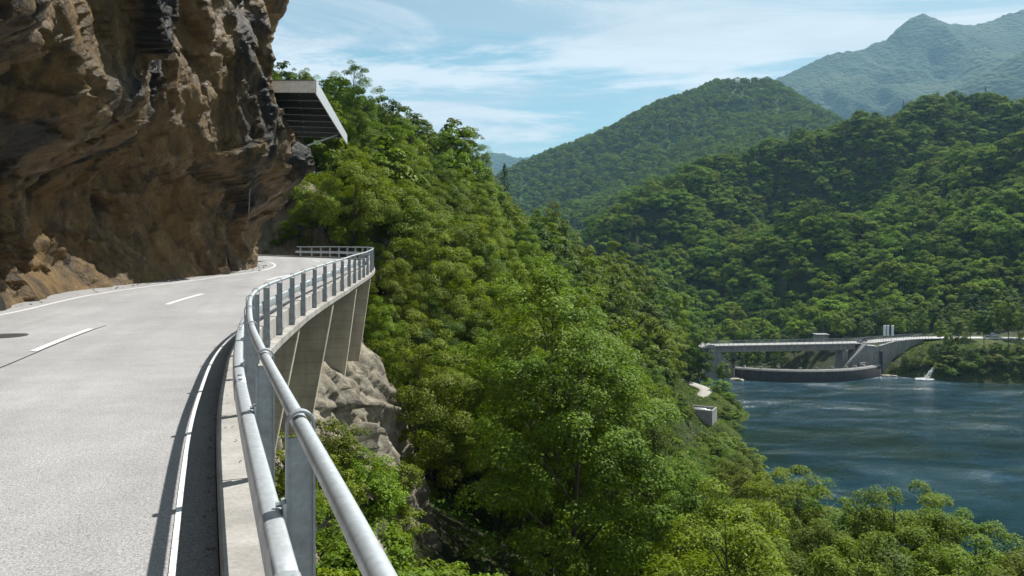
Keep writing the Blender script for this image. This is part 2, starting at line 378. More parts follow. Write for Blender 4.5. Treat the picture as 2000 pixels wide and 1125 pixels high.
def catmull(Pt, n=12):
    Pt = np.asarray(Pt, float); q = np.vstack([2*Pt[0]-Pt[1], Pt, 2*Pt[-1]-Pt[-2]]); out = []
    for i in range(1, len(q)-2):
        for k in range(n):
            t = k / n; a, b, c, d = q[i-1], q[i], q[i+1], q[i+2]
            out.append(0.5*((2*b)+(c-a)*t+(2*a-5*b+4*c-d)*t*t+(3*b-a-3*c+d)*t**3))
    out.append(Pt[-1]); return np.array(out)
_both = catmull(np.hstack([RAIL, LEFT]), 12)
def smooth_line(a, k):
    for _ in range(k):
        b = a.copy(); b[1:-1] = 0.25*a[:-2] + 0.5*a[1:-1] + 0.25*a[2:]; a = b
    return a
_both = smooth_line(_both, 14)
_s = np.concatenate([[0], np.cumsum(np.linalg.norm(np.diff(_both[:, :2], axis=0), axis=1))])
ST = 0.25
SS = np.arange(0, _s[-1], ST)
LINE = np.stack([np.interp(SS, _s, _both[:, k]) for k in range(5)], 1)      # x, y, z pipe, left x, left y
TAN = np.gradient(LINE[:, :2], axis=0); TAN /= np.linalg.norm(TAN, axis=1)[:, None]
OUT = np.stack([TAN[:, 1], -TAN[:, 0]], 1)                                  # towards the drop
def at_s(s):
    i = np.clip(s / ST, 0, len(SS) - 1.001); j = int(i); t = i - j
    p = LINE[j]*(1-t) + LINE[j+1]*t; tn = TAN[j]*(1-t) + TAN[j+1]*t; tn /= np.linalg.norm(tn)
    return p, tn, np.array((tn[1], -tn[0]))
def s_near(x, y):
    return SS[np.argmin((LINE[:, 0]-x)**2 + (LINE[:, 1]-y)**2)]
ROADH = 0.88
def zroad(i): return LINE[i, 2] - ROADH
S_END = s_near(-18.4, 66)

# ---------------------------------------------------------------- terrain
CONT = np.array([(9,-40),(4.6,-10),(0,1),(-4,12),(-6.2,25),(-7.6,41),(-9.4,50),(-14,60),(-19,67),(-24,75),(-19,87),(-11,105),(-3,130),(2,160),(0,200),(-15,260),(-40,330)], float)
def sdist(x, y):
    x = np.asarray(x, float); y = np.asarray(y, float)
    best = np.full(x.shape, 1e9); sg = np.ones(x.shape)
    for (ax, ay), (bx, by) in zip(CONT[:-1], CONT[1:]):
        dx, dy = bx-ax, by-ay; t = np.clip(((x-ax)*dx+(y-ay)*dy)/(dx*dx+dy*dy), 0, 1)
        px, py = ax+t*dx, ay+t*dy; d = np.hypot(x-px, y-py)
        c = (x-ax)*dy - (y-ay)*dx
        m = d < best - 1e-6; best = np.where(m, d, best); sg = np.where(m, np.sign(c), sg)
    return best*sg
def znear(x, y):
    x = np.asarray(x, float); y = np.asarray(y, float)
    D = sdist(x, y); w = 1 - sstep(62, 80, y)
    k = np.interp(y, [0, 48, 75, 100, 165, 195, 260], [.70, .74, .86, 1.0, 1.0, .76, .70])
    z = -2 - 2*w - k*np.maximum(D, 0) - w*10.5*sstep(-6, 3.5, D) + 19*(1-np.exp(-0.92*np.maximum(0, -D - 14*w)/19))
    n = fbm(np.stack([x.ravel()*0.045, y.ravel()*0.045, np.zeros(x.size)], 1), 4).reshape(x.shape)
    z = z + n*2.2*sstep(3, 14, np.abs(D))
    return np.maximum(z, -48.5)
gx = np.arange(-95, 112, 2.0); gy = np.arange(-40, 330, 2.0)
X, Y = np.meshgrid(gx, gy, indexing='ij')
Zg = znear(X, Y)
me = np_mesh('hillside', np.stack([X.ravel(), Y.ravel(), Zg.ravel()], 1), grid_faces(len(gx), len(gy)))
tag(link('hillside', me, M['soil'], smooth=True), kind='structure')

def tps(pts):
    """thin plate surface through (x, y, z) points"""
    pts = np.asarray(pts, float); sc = 100.0; A = pts[:, :2]/sc; n = len(A)
    def U(r2): return np.where(r2 > 1e-12, r2*np.log(np.maximum(r2, 1e-12)), 0)
    K = U(((A[:, None]-A[None])**2).sum(-1)) + np.eye(n)*0.02
    Q = np.hstack([np.ones((n, 1)), A]); top = np.hstack([K, Q]); bot = np.hstack([Q.T, np.zeros((3, 3))])
    w = np.linalg.solve(np.vstack([top, bot]), np.concatenate([pts[:, 2], np.zeros(3)]))
    def f(x, y):
        x = np.asarray(x, float); sh = x.shape; B = np.stack([x.ravel(), np.asarray(y, float).ravel()], 1)/sc
        r = np.zeros(len(B))
        for i in range(n): r += w[i]*U(((B-A[i])**2).sum(1))
        return (r + w[n] + B @ w[n+1:]).reshape(sh)
    return f
LAKE = -45.0
TH = 10.0
A_pts = [(*P(u, v, d)[:2], P(u, v, d)[2]-TH) for u, v, d in [
    (1150,470,560),(1190,438,560),(1300,375,590),(1400,335,620),(1500,303,640),(1600,275,650),(1670,258,650),(1740,236,650),(1800,218,640),(1900,203,630),(2000,198,620),(2150,190,600),(2400,180,600),
    (1250,540,480),(1350,510,480),(1450,470,500),(1560,440,500),(1640,425,480),(1750,400,460),(1850,370,460),(2000,320,460),(2200,300,450),
    (1560,420,560),(1700,375,560),(1850,300,560),(2000,260,560),
    (1300,620,420),(1400,610,400),(1500,560,410),(1600,540,400),(1750,520,380),(1900,490,370),(2050,470,360)]]
A_pts += [(*P(u, v, d)[:2], P(u, v, d)[2]-8) for u, v, d in [(1390,650,370),(1480,640,350),(1580,632,340),(1680,625,330),(1780,618,325),(1900,600,325),(2050,590,320)]]
A_pts += [(80,285,-58),(95,292,-56),(110,300,-54),(80,320,-52),(100,330,-48),(130,315,-40),(70,300,-60),(60,340,-50),(122,290,-46),(110,278,-54),(118,283,-46)]
A_pts += [(134,268,-45.6),(140,272,-42.5),(146,278,-39.5),(152,284,-35.6),(141,267,-45.6),(147,259.5,-45.8),(154,256,-45.8),(172,253,-45.8),(210,249,-46),(260,244,-46),
          (150,266,-40.5),(160,264,-39.5),(178,262,-39),(215,258,-39),(160,274,-36.8),(180,272,-36.6),(220,268,-36.5),(160,286,-34.6),(180,285,-34.7),(220,281,-34.7),(270,275,-34.7),
          (160,296,-34.0),(185,296,-33.8),(225,292,-33.5),(280,288,-33),(140,255,-50),(155,246,-51),(200,238,-51),(260,232,-51)]
A_pts += [(x, 800, z) for x, z in ((0, -40), (200, -10), (350, 20), (500, 30), (700, 30))] + [(700, 600, 90), (700, 400, 70), (600, 300, 40), (500, 260, 10), (0, 600, -50), (0, 480, -60), (20, 400, -60)]
zA0 = tps(A_pts)
def zhillA(x, y):
    x = np.asarray(x, float); y = np.asarray(y, float)
    n = fbm(np.stack([x.ravel()*0.012, y.ravel()*0.012, np.full(x.size, 4.0)], 1), 4).reshape(x.shape)
    return zA0(x, y) + n*25*sstep(310, 420, y)
gx = np.concatenate([np.arange(20, 330, 3.0), np.arange(330, 720, 8.0)]); gy = np.concatenate([np.arange(230, 330, 2.5), np.arange(330, 820, 7.0)])
X, Y = np.meshgrid(gx, gy, indexing='ij'); Z = zhillA(X, Y)
Z = np.where((X < 128) & (Y < 276), -70.0, Z)
me = np_mesh('far_slope', np.stack([X.ravel(), Y.ravel(), Z.ravel()], 1), grid_faces(len(gx), len(gy)))
for m_ in (M['soil'], M['grass']): me.materials.append(m_)
# grass along the far bank, forest floor above
ix = np.repeat(np.arange(len(gx)-1), len(gy)-1); iy = np.tile(np.arange(len(gy)-1), len(gx)-1)
cx, cy, cz = gx[ix], gy[iy], Z[ix, iy]
me.polygons.foreach_set('material_index', ((cx > 132) & (cy < 297) & (cz > -41.5)).astype(np.int32))
tag(link('far_slope', me, None, smooth=True), kind='structure')

B_pts = [(*P(u, v, d)[:2], P(u, v, d)[2]-12) for u, v, d in [
    (800,420,1500),(900,375,1500),(950,352,1500),(1000,327,1500),(1100,287,1520),(1200,242,1540),(1280,194,1560),(1350,172,1580),(1420,150,1600),(1441,160,1590),(1462,170,1580),(1482,160,1560),(1500,156,1550),(1540,173,1530),(1600,208,1500),(1670,252,1450),(1750,300,1400),(1850,350,1350),
    (950,440,1150),(1000,420,1100),(1100,400,1100),(1200,370,1120),(1300,310,1180),(1400,260,1250),(1500,250,1250),(1600,290,1200),(1750,360,1100),
    (900,520,900),(1000,520,850),(1150,500,820),(1300,440,850),(1450,380,900),(1600,380,900)]]
B_pts += [(x, 1950, z) for x, z in ((-300, 60), (100, 120), (500, 180), (800, 120), (1200, 40))] + [(x, 780, -60) for x in (-200, 0, 200, 500)] + [(-500, 1500, 10), (1400, 1300, 60)]
zB0 = tps(B_pts)
def zhillB(x, y):
    x = np.asarray(x, float); y = np.asarray(y, float)
    q = np.stack([x.ravel()*0.0045, y.ravel()*0.0045, np.full(x.size, 8.0)], 1)
    return zB0(x, y) + (fbm(q, 4)*26).reshape(x.shape)*np.where(y < 1400, 1, 0.35)
gx = np.arange(-300, 1300, 14.0); gy = np.arange(780, 1960, 14.0)
X, Y = np.meshgrid(gx, gy, indexing='ij'); Z = zhillB(X, Y)
me = np_mesh('wooded_hill', np.stack([X.ravel(), Y.ravel(), Z.ravel()], 1), grid_faces(len(gx), len(gy)))
tag(link('wooded_hill', me, M['hill'], smooth=True), kind='structure')

def ridge_mesh(name, sky, d, back, front, step, amp, mat, zb=-60, spread=(0, 0), seed=0.0, canopy=5.0, spur=0.85):
    """mountain whose crest follows the skyline at distance d and whose spurs run down to the valley"""
    sk = np.array([P(u, v, dd)[[0, 1, 2]] for u, v, dd in sky])
    xs = np.arange(sk[0, 0], sk[-1, 0], step); ys = np.arange(d-front, d+back, step*1.3)
    X, Y = np.meshgrid(xs, ys, indexing='ij')
    top = np.interp(X, sk[:, 0], sk[:, 2]); cy = np.interp(X, sk[:, 0], sk[:, 1])
    t = np.where(Y < cy, (cy-Y)/front, (Y-cy)/back); t = np.clip(t, 0, 1)
    q = np.stack([X.ravel()/(amp*2.2)+seed, Y.ravel()/(amp*3.5), np.full(X.size, seed)], 1)
    rd = ridged(q, 4, 0.5).reshape(X.shape)
    prof = (1-t)**1.15
    Z = zb + (top-zb)*prof + amp*spur*(np.minimum(rd, 1.35)-1.15)*np.sin(np.pi*np.clip(t*1.05, 0, 1))
    c = np.stack([X.ravel()/22, Y.ravel()/22, Z.ravel()/22], 1)
    Z = Z + (fbm(c, 2)*canopy).reshape(X.shape)
    me = np_mesh(name, np.stack([X.ravel(), Y.ravel(), Z.ravel()], 1), grid_faces(len(xs), len(ys)))
    return tag(link(name, me, mat, smooth=True), kind='structure')
ridge_mesh('mountain', [(1100,330,4000),(1250,290,4000),(1400,215,4000),(1510,155,4000),(1560,133,4000),(1620,105,4000),(1680,96,4000),(1730,76,4000),(1768,42,4000),(1786,32,4000),(1803,26,4000),(1825,36,4000),(1850,45,4000),(1900,49,4000),(1930,42,4000),(1960,28,4000),(2000,18,4000),(2100,0,4000),(2300,-20,4000)],
           4000, 900, 2100, 13, 330, M['mount'], seed=2.3, canopy=9)
ridge_mesh('mountain', [(1560,330,2900),(1660,275,2900),(1750,240,2900),(1830,198,2900),(1900,152,2900),(1960,120,2900),(2000,98,2900),(2100,50,2900),(2300,0,2900)],
           2900, 700, 1200, 11, 200, M['mount'], seed=7.9, canopy=7)
ridge_mesh('mountain', [(700,330,5200),(850,318,5200),(930,305,5200),(960,296,5200),(985,298,5200),(1010,307,5200),(1030,306,5200),(1060,300,5200),(1120,290,5200),(1250,270,5200)],
           5200, 500, 1200, 18, 120, M['mount'], seed=4.4, canopy=9)
me = np_mesh('valley_floor', [(-2000, -480, -75), (5300, -480, -75), (5300, 6300, -75), (-2000, 6300, -75)], [(0, 1, 2, 3)])
tag(link('valley_floor', me, M['soil']), kind='structure')

# ---------------------------------------------------------------- lake
def m_water():
    n = NT('lake_water'); co = n.co
    big = n.noise(n.map(co, (0.035, 0.06, 1)), 1.0, 5, 0.6, 1.5)
    w1 = n.noise(n.map(co, (0.55, 1.25, 1), (0, 0, 0.35)), 1.0, 6, 0.62, 0.6)
    w2 = n.noise(n.map(co, (3.2, 5.2, 1), (0, 0, -0.2)), 1.0, 4, 0.6, 0.2)
    w0 = n.noise(n.map(co, (0.10, 0.21, 1), (0, 0, 0.3)), 1.0, 5, 0.68, 1.2)
    calm = n.rng(n.noise(n.map(co, (0.02, 0.045, 1), (0, 0, 0.5)), 1.0, 4, 0.6, 2.0), 0.35, 0.65, 0.45, 1.0)
    c = n.ramp(big, [(0.36, (0.002, 0.026, 0.018)), (0.52, (0.003, 0.036, 0.050)), (0.70, (0.005, 0.048, 0.080))])
    foam = n.math('MULTIPLY', n.rng(n.noise(n.map(co, (0.5, 1.9, 1), (0, 0, 0.25)), 1.0, 8, 0.75, 1.0), 0.665, 0.72), n.rng(big, 0.42, 0.55))
    foam = n.math('MULTIPLY', foam, 0.55)
    c = n.mix(foam, c, (0.55, 0.58, 0.56))
    h = n.math('ADD', n.math('MULTIPLY', w0, 3.4), n.math('ADD', n.math('MULTIPLY', w1, 1.7), n.math('MULTIPLY', w2, 0.5)))
    b = n.N.new('ShaderNodeBump'); n.L.new(h, b.inputs['Height']); n.L.new(calm, b.inputs['Strength']); b.inputs['Distance'].default_value = 1.25
    n.b.inputs['IOR'].default_value = 1.33
    return n.fin(c, 0.17, b.outputs[0], spec=0.5)
arc = []
a0, am, a1 = np.array((76.8, 265.0)), np.array((97.7, 258.6)), np.array((130.8, 272.0))
def circ3(a, b, c):
    A = np.array([[b[0]-a[0], b[1]-a[1]], [c[0]-a[0], c[1]-a[1]]])*2
    r = np.array([b@b-a@a, c@c-a@a]); o = np.linalg.solve(A, r); return o, np.linalg.norm(o-a)
AO, AR = circ3(a0, am, a1)
t0 = math.atan2(*(a0-AO)[::-1]); t1 = math.atan2(*(a1-AO)[::-1])
if t1 < t0: t1 += 2*math.pi
if t1 - t0 > math.pi: t0 += 2*math.pi
ARC = [AO + AR*np.array((math.cos(t), math.sin(t))) for t in np.linspace(t0, t1, 41)]
poly = [(-60, -150), (420, -150), (420, 262), (150, 275), (131.5, 273.0)] + [tuple(p + (AO-p)/AR*1.0) for p in ARC[::-1]] + [(74, 266.5), (60, 268), (20, 250), (-60, 200)]
me = bpy.data.meshes.new('lake'); me.from_pydata([(x, y, LAKE) for x, y in poly], [], [tuple(range(len(poly)))]); me.update()
tag(link('lake', me, m_water()), kind='structure')

# ---------------------------------------------------------------- rock faces
def facet(p, cell, seed, amp, squash=(1, 1, 1), rot=0.0):
    """angular rock: flat pieces that meet in sharp edges"""
    c, s = math.cos(rot), math.sin(rot)
    q = np.stack([p[:, 0], p[:, 1]*c - p[:, 2]*s, p[:, 1]*s + p[:, 2]*c], 1) * np.array(squash) / cell + seed*1.37
    q = q + 0.45*np.stack([perlin(q*.7+3), perlin(q*.7+41), perlin(q*.7+87)], 1)
    i = np.floor(q).astype(np.int64); f = q - i; od = np.argsort(-f, axis=1)
    def val(c_):
        v = (c_[:, 0]*73856093) ^ (c_[:, 1]*19349663) ^ (c_[:, 2]*83492791) ^ (seed*2654435)
        v = ((v ^ (v >> 13))*1274126177) & 0x7fffffff
        return ((v ^ (v >> 16)) & 0xffff)/65535.0
    cur = i.copy(); v0 = val(cur); r = v0.copy(); rows = np.arange(len(q))
    for k in range(3):
        cur[rows, od[:, k]] += 1; v1 = val(cur); r = r + f[rows, od[:, k]]*(v1-v0); v0 = v1
    return (r-0.5)*2*amp
def slab(p, cell, seed, amp, tilt, squash=(1, 1, 1), rot=0.0):
    """broken rock: every cell of a random cell pattern is a tilted flat piece with a step to the next"""
    c, s = math.cos(rot), math.sin(rot)
    q = np.stack([p[:, 0], p[:, 1]*c - p[:, 2]*s, p[:, 1]*s + p[:, 2]*c], 1) * np.array(squash) / cell
    base = np.floor(q).astype(np.int64); bd = np.full(len(q), 1e9); res = np.zeros(len(q))
    def hsh(c_, k):
        v = (c_[:, 0]*73856093) ^ (c_[:, 1]*19349663) ^ (c_[:, 2]*83492791) ^ (k*2654435 + seed*97)
        v = ((v ^ (v >> 13))*1274126177) & 0x7fffffff
        return ((v ^ (v >> 16)) & 0xffff)/65535.0
    for dx in (-1, 0, 1):
        for dy in (-1, 0, 1):
            for dz in (-1, 0, 1):
                cc = base + np.array((dx, dy, dz)); pt = cc + np.stack([hsh(cc, 1), hsh(cc, 2), hsh(cc, 3)], 1)
                e = q - pt; d = (e**2).sum(1); tl = np.stack([hsh(cc, 4), hsh(cc, 5), hsh(cc, 6)], 1)-0.5
                v = amp*(hsh(cc, 7)-0.5)*2 + tilt*cell*(e*tl).sum(1)
                m = d < bd; bd = np.where(m, d, bd); res = np.where(m, v, res)
    return res
def rock_sheet(name, base, hs, prof, mat, ds, extra=None, amp=1.0, lean=None, seed=1):
    """rock face: base = plan points with height, hs = heights, prof(s, h) = how far the face stands out"""
    b = smooth_line(catmull(base, 10), 6); s = np.concatenate([[0], np.cumsum(np.linalg.norm(np.diff(b[:, :2], axis=0), axis=1))])
    ss = np.arange(0, s[-1], ds); b = np.stack([np.interp(ss, s, b[:, k]) for k in range(3)], 1)
    tn = np.gradient(b[:, :2], axis=0); tn /= np.linalg.norm(tn, axis=1)[:, None]
    tn = smooth_line(tn, 40); tn /= np.linalg.norm(tn, axis=1)[:, None]
    nr = np.stack([tn[:, 1], -tn[:, 0]], 1)
    Sg, Hg = np.meshgrid(ss, hs, indexing='ij'); n, m = Sg.shape
    o = prof(Sg, Hg, np.repeat(b[:, 1][:, None], m, 1))
    p = np.stack([(b[:, 0][:, None]+nr[:, 0][:, None]*o).ravel(), (b[:, 1][:, None]+nr[:, 1][:, None]*o).ravel(), (b[:, 2][:, None]+Hg).ravel()], 1)
    pr = np.stack([p[:, 0]*1.0, p[:, 1]*.5-p[:, 2]*.87, p[:, 1]*.87+p[:, 2]*.5], 1)
    d = 0.55*fbm(p*0.15+seed, 3) + 0.30*(ridged(pr*np.array((0.30, 0.14, 0.36))+seed, 3)-0.9)
    d += facet(p, 3.4, seed, 0.70, (1, .5, 1), 1.05) + facet(p, 1.5, seed+5, 0.20, (1, .5, 1), 0.95)
    d += slab(p, 2.1, seed+2, 0.20, 0.55, (1, .42, 1), 1.15) + slab(p, 0.8, seed+7, 0.085, 0.60, (1, .42, 1), 1.0) + slab(p, 0.33, seed+8, 0.035, 0.60, (1, .5, 1), 1.2)
    d += 0.05*(ridged(pr*np.array((1.6, .7, 2.2)), 4)-.8)
    d *= amp
    nn = np.repeat(nr[:, None], m, 1).reshape(-1, 2)
    fade = sstep(-0.5, 1.2, Hg.ravel())*0.75+0.25 if hs[0] >= -1 else 1.0
    q = p.copy(); q[:, 0] += nn[:, 0]*d*fade; q[:, 1] += nn[:, 1]*d*fade; q[:, 2] += 0.12*facet(p, 1.5, seed+3, 0.25)*amp*(Hg.ravel() > 0.8)
    me = np_mesh(name, q, grid_faces(n, m))
    return tag(link(name, me, mat), kind='structure')

cb = [(-8.9,-14,-1.7),(-9.0,-6,-1.7),(-9.6,1,-1.7),(-10.4,6.5,-1.7),(-11.7,12,-1.7),(-12.9,16,-1.7),(-13.7,19.5,-1.65),(-14.35,22.5,-1.6),(-14.5,26,-1.5),(-14.05,30,-1.42),(-13.45,34,-1.3),(-13.2,37.6,-1.15),(-13.4,40.2,-1.1),(-14.6,43.2,-1.05),(-17.3,47,-1.0),(-21.5,50.2,-1.0),(-28,53,-.9),(-38,57,-.6)]
def cliff_prof(s, h, y):
    near = np.interp(h, [-1, 0, 1.0, 2.2, 3.2, 4.2, 5.0, 6.0, 7.5, 11, 16, 22, 30], [0.8, 0.60, 0.22, -0.05, 0.2, 1.2, 2.4, 3.2, 3.3, 2.9, 2.4, 1.5, -2.0])
    nose = np.interp(h, [-1, 0, 1.2, 2.4, 3.4, 4.6, 5.4, 6.5, 8.5, 10, 14, 20, 30], [0.1, 0.05, -0.1, 0.0, 0.9, 1.9, 2.35, 2.1, 0.7, 0.5, 0.9, 0.6, -2.0])
    w = sstep(32, 38, y)
    o = near*np.interp(y, [20, 29], [1, .8])*(1-w) + nose*w
    g = lambda c, sd: np.exp(-((y-c)/sd)**2)
    up = sstep(3.0, 6.0, h)
    o = o + up*(0.7*g(21, 2.2) - 1.3*g(28.5, 3.2) + 0.25*g(33.0, 1.3)) + (1-up)*(0.2*g(19.5, 2.0) - 0.5*g(28, 4))
    return o
rock_sheet('rock_cliff', cb, np.concatenate([np.arange(-1.0, 18, 0.10), np.arange(18, 31, 0.4)]), cliff_prof, M['rock'], 0.12, seed=11)

from mathutils.bvhtree import BVHTree
def bvh(o): return BVHTree.FromPolygons([v.co[:] for v in o.data.vertices], [p.vertices[:] for p in o.data.polygons])
CLIFF = bvh(bpy.data.objects['rock_cliff'])
def onto(tree, u, v, back=0.0):
    """point where the line of sight through (u, v) meets a rock face"""
    d = Vector(P(u, v, 1.0)).normalized(); h = tree.ray_cast(Vector((0, 0, 0)), d)
    return None if h[0] is None else np.array(h[0] - d*back)
# rock under the road, on the side of the drop
ub = []
for s in np.arange(s_near(-1.7, 5), s_near(-13, 58.5), 1.5):
    p, tn, o = at_s(s); ub.append((p[0], p[1], p[2]-ROADH))
def under_prof(s, h, y):
    k = 0.35 + 0.65*sstep(14, 30, y)
    a = np.interp(h, [-40, -28, -20, -15, -11, -8.5, -6.5, -5.0, -3.6, -2.4, -1.6, -0.9], [11, 5.6, 3.2, 2.1, 1.3, 0.6, -0.2, -0.9, -1.7, -2.6, -3.3, -4.4])
    return a - (1-k)*2.0*sstep(-2, -6, h) + 0.8*np.sin(y*0.42+1.0)*sstep(-2, -5, h) - 2.2*sstep(43, 50, y)*sstep(-1, -5, h)
rock_sheet('rock_face_below_road', ub, np.concatenate([np.arange(-34, -16, 0.5), np.arange(-16, -0.8, 0.13)]), under_prof, M['rock_pale'], 0.14, amp=1.15, seed=23)

# rock bank on the far side of the bend
bb = [(-52,72,.6),(-40,72,.3),(-33,76.5,-.1),(-27,77.5,-.5),(-22.5,77,-.7),(-18.5,79,-1.2),(-15,84,-2.4),(-12,92,-3)]
def bank_prof(s, h, y):
    return -np.interp(h, [-1, 0, 1, 3, 5, 7, 9], [-0.4, 0, 0.3, 0.9, 1.9, 3.6, 6.5]) + 0.5*np.sin(s*0.6)
rock_sheet('rock_bank', bb, np.arange(-1.5, 8.5, 0.2), bank_prof, m_rock('bank_rock', [(0.06, 0.05, 0.038), (0.17, 0.14, 0.105), (0.30, 0.26, 0.20), (0.42, 0.38, 0.32), (0.20, 0.155, 0.10), (0.035, 0.045, 0.015)], 0.5, 1.5, 0.85), 0.2, amp=0.6, seed=31)

# ---------------------------------------------------------------- road
def strip(name, sa, sb, fa, fb, dz, mat, parent=None, cols=1, step=1):
    """sheet on the road between two lines given as functions i -> (x, y)"""
    ids = list(range(max(0, int(round(sa/ST))), min(len(SS)-1, int(round(sb/ST)))+1, step)); V = []
    for i in ids:
        a, b = np.array(fa(i)), np.array(fb(i))
        for c in range(cols+1):
            p = a + (b-a)*c/cols; V.append((p[0], p[1], zroad(i)+dz))
    me = np_mesh(name, V, grid_faces(len(ids), cols+1)[:, ::-1])
    return link(name, me, mat, parent, smooth=True)
offr = lambda o: (lambda i: LINE[i, :2] + OUT[i]*o)
def offl(d):
    def f(i):
        v = LINE[i, :2]-LINE[i, 3:5]; return LINE[i, 3:5] + v/np.linalg.norm(v)*d
    return f
def frac(t, w=0.0):
    def f(i):
        v = LINE[i, :2]-LINE[i, 3:5]; a = LINE[i, 3:5] + v*t; return a + v/np.linalg.norm(v)*w
    return f
SMAX = SS[-1]
road = tag(strip('road', 0, SMAX, offl(-2.2), offr(-0.30), 0.0, M['asphalt'], cols=10), kind='structure')
strip('gutter_strip', 0, SMAX, offr(-0.50), offr(-0.30), 0.004, M['gutter'], road)
strip('edge_line', 0, SMAX, offr(-0.530), offr(-0.498), 0.008, M['paint'], road)
strip('edge_line', 0, SMAX, offl(0.30), offl(0.40), 0.004, M['paint'], road)
sd = SS[np.argmin((0.5*(LINE[:, 1]+LINE[:, 4])-12.0)**2)]
for k in range(-1, 6):
    strip('centre_dash', sd + k*10.0, sd + k*10.0 + 3.4, frac(0.5, -0.075), frac(0.5, 0.075), 0.008, M['paint'], road)
strip('bitumen_seam', sd-6, sd+4.3, frac(0.5, 0.085), frac(0.5, 0.12), 0.004, M['seam'], road)

mh = MB(); mp_ = P(8, 656, 14.0)
nn = 28
mh.add([(0, 0, 0.006)] + [(0.36*math.cos(2*math.pi*k/nn), 0.36*math.sin(2*math.pi*k/nn), 0.006) for k in range(nn)], [(0, 1+k, 1+(k+1) % nn) for k in range(nn)])
t = thing('manhole_cover', 'round dark iron manhole cover set in the road surface', 'manhole cover', (-9.3, 14.0, -1.6))
mh.build('lid', m_plain('cast_iron', (0.05, 0.045, 0.04), 0.6, 0.3), t)
rb = MB()
for k in range(nn):
    a, b = 2*math.pi*k/nn, 2*math.pi*(k+1)/nn
    rb.add([(r*math.cos(x), r*math.sin(x), 0.010) for x in (a, b) for r in (0.36, 0.42)], [(0, 1, 3, 2)])
rb.build('ring', m_plain('iron_ring', (0.09, 0.085, 0.08), 0.6, 0.3), t)

# ---------------------------------------------------------------- viaduct: slab, kerb blocks, piers
S_POST0 = s_near(-.86, 3.13); SP = 2.06
post_s = [S_POST0 + SP*k for k in range(-4, 60) if 0.6 < S_POST0 + SP*k < S_END]
via = thing('road_viaduct', 'concrete half viaduct carrying the road edge along the cliff on raking piers', 'viaduct')
def sweep_line(mb, sec, sa, sb, step=2):
    ids = list(range(int(round(sa/ST)), int(round(sb/ST))+1, step))
    pts = [LINE[i, :3] for i in ids]; fr = [((OUT[i, 0], OUT[i, 1], 0), (0, 0, 1)) for i in ids]
    mb.sweep(pts, fr, sec)
sl = MB(); sweep_line(sl, [(-0.06, -1.20), (0.12, -1.215), (0.12, -1.36), (-0.6, -1.46), (-3.2, -1.66), (-3.2, -0.93), (-0.31, -0.93), (-0.31, -1.20)], 0, SMAX-1)
fixn(sl.build('deck_slab', M['slab'], via))
edges_ = [0.0] + post_s + [SMAX-1.2]
for a, b in zip(edges_[:-1], edges_[1:]):
    kb = MB(); g = 0.008
    ids = [a+g+(b-a-2*g)*k/6 for k in range(7)] if b-a < 4 else list(np.linspace(a+g, b-g, 24))
    pts, fr = [], []
    for s in ids:
        p, tn, o = at_s(s); pts.append(p[:3]); fr.append(((o[0], o[1], 0), (0, 0, 1)))
    kb.sweep(pts, fr, [(-0.295, -1.19), (-0.295, -0.80), (-0.28, -0.785), (-0.075, -0.785), (-0.063, -0.80), (-0.063, -1.19)])
    fixn(kb.build('kerb_block', M['kerb'], via))
def pier(s, z_end, o_top, o_bot, w_top, w_bot, th=0.32):
    p, tn, o = at_s(s); T = np.array((tn[0], tn[1], 0)); O = np.array((o[0], o[1], 0)); b = p[:3].copy()
    zt = -1.37
    poly = [b+O*o_top+np.array((0, 0, zt)), b+O*o_bot+np.array((0, 0, z_end)), b+O*(o_bot-w_bot)+np.array((0, 0, z_end)), b+O*(o_top-w_top)+np.array((0, 0, zt-0.25))]
    mb = MB(); mb.prism([q-T*th/2 for q in poly], T*th)
    bev(fixn(mb.build('pier', M['pier'], via)), 0.02, 1)
    return b, T, O
for y_, ze, ob in ((6.5, -7.5, -1.1), (13.2, -7.2, -1.1), (19.9, -7.0, -1.05), (26.6, -6.6, -0.9), (33.6, -6.7, -0.65), (40.6, -5.8, -0.55)):
    s = SS[np.argmin((LINE[:300, 1]-y_)**2)]
    b, T, O = pier(s, ze, 0.06, ob, 2.3, 0.75)
p, tn, o = at_s(SS[np.argmin((LINE[:300, 1]-33.6)**2)])
ft = MB(); c = p[:3]+np.array((o[0], o[1], 0))*(-0.55)+np.array((0, 0, -7.0))
ft.obox(c, [(o[0], o[1], 0), (tn[0], tn[1], 0), (0, 0, 1)], (0.45, 0.35, 0.75)); bev(ft.build('pier_footing', M['deck'], via), 0.02, 1)

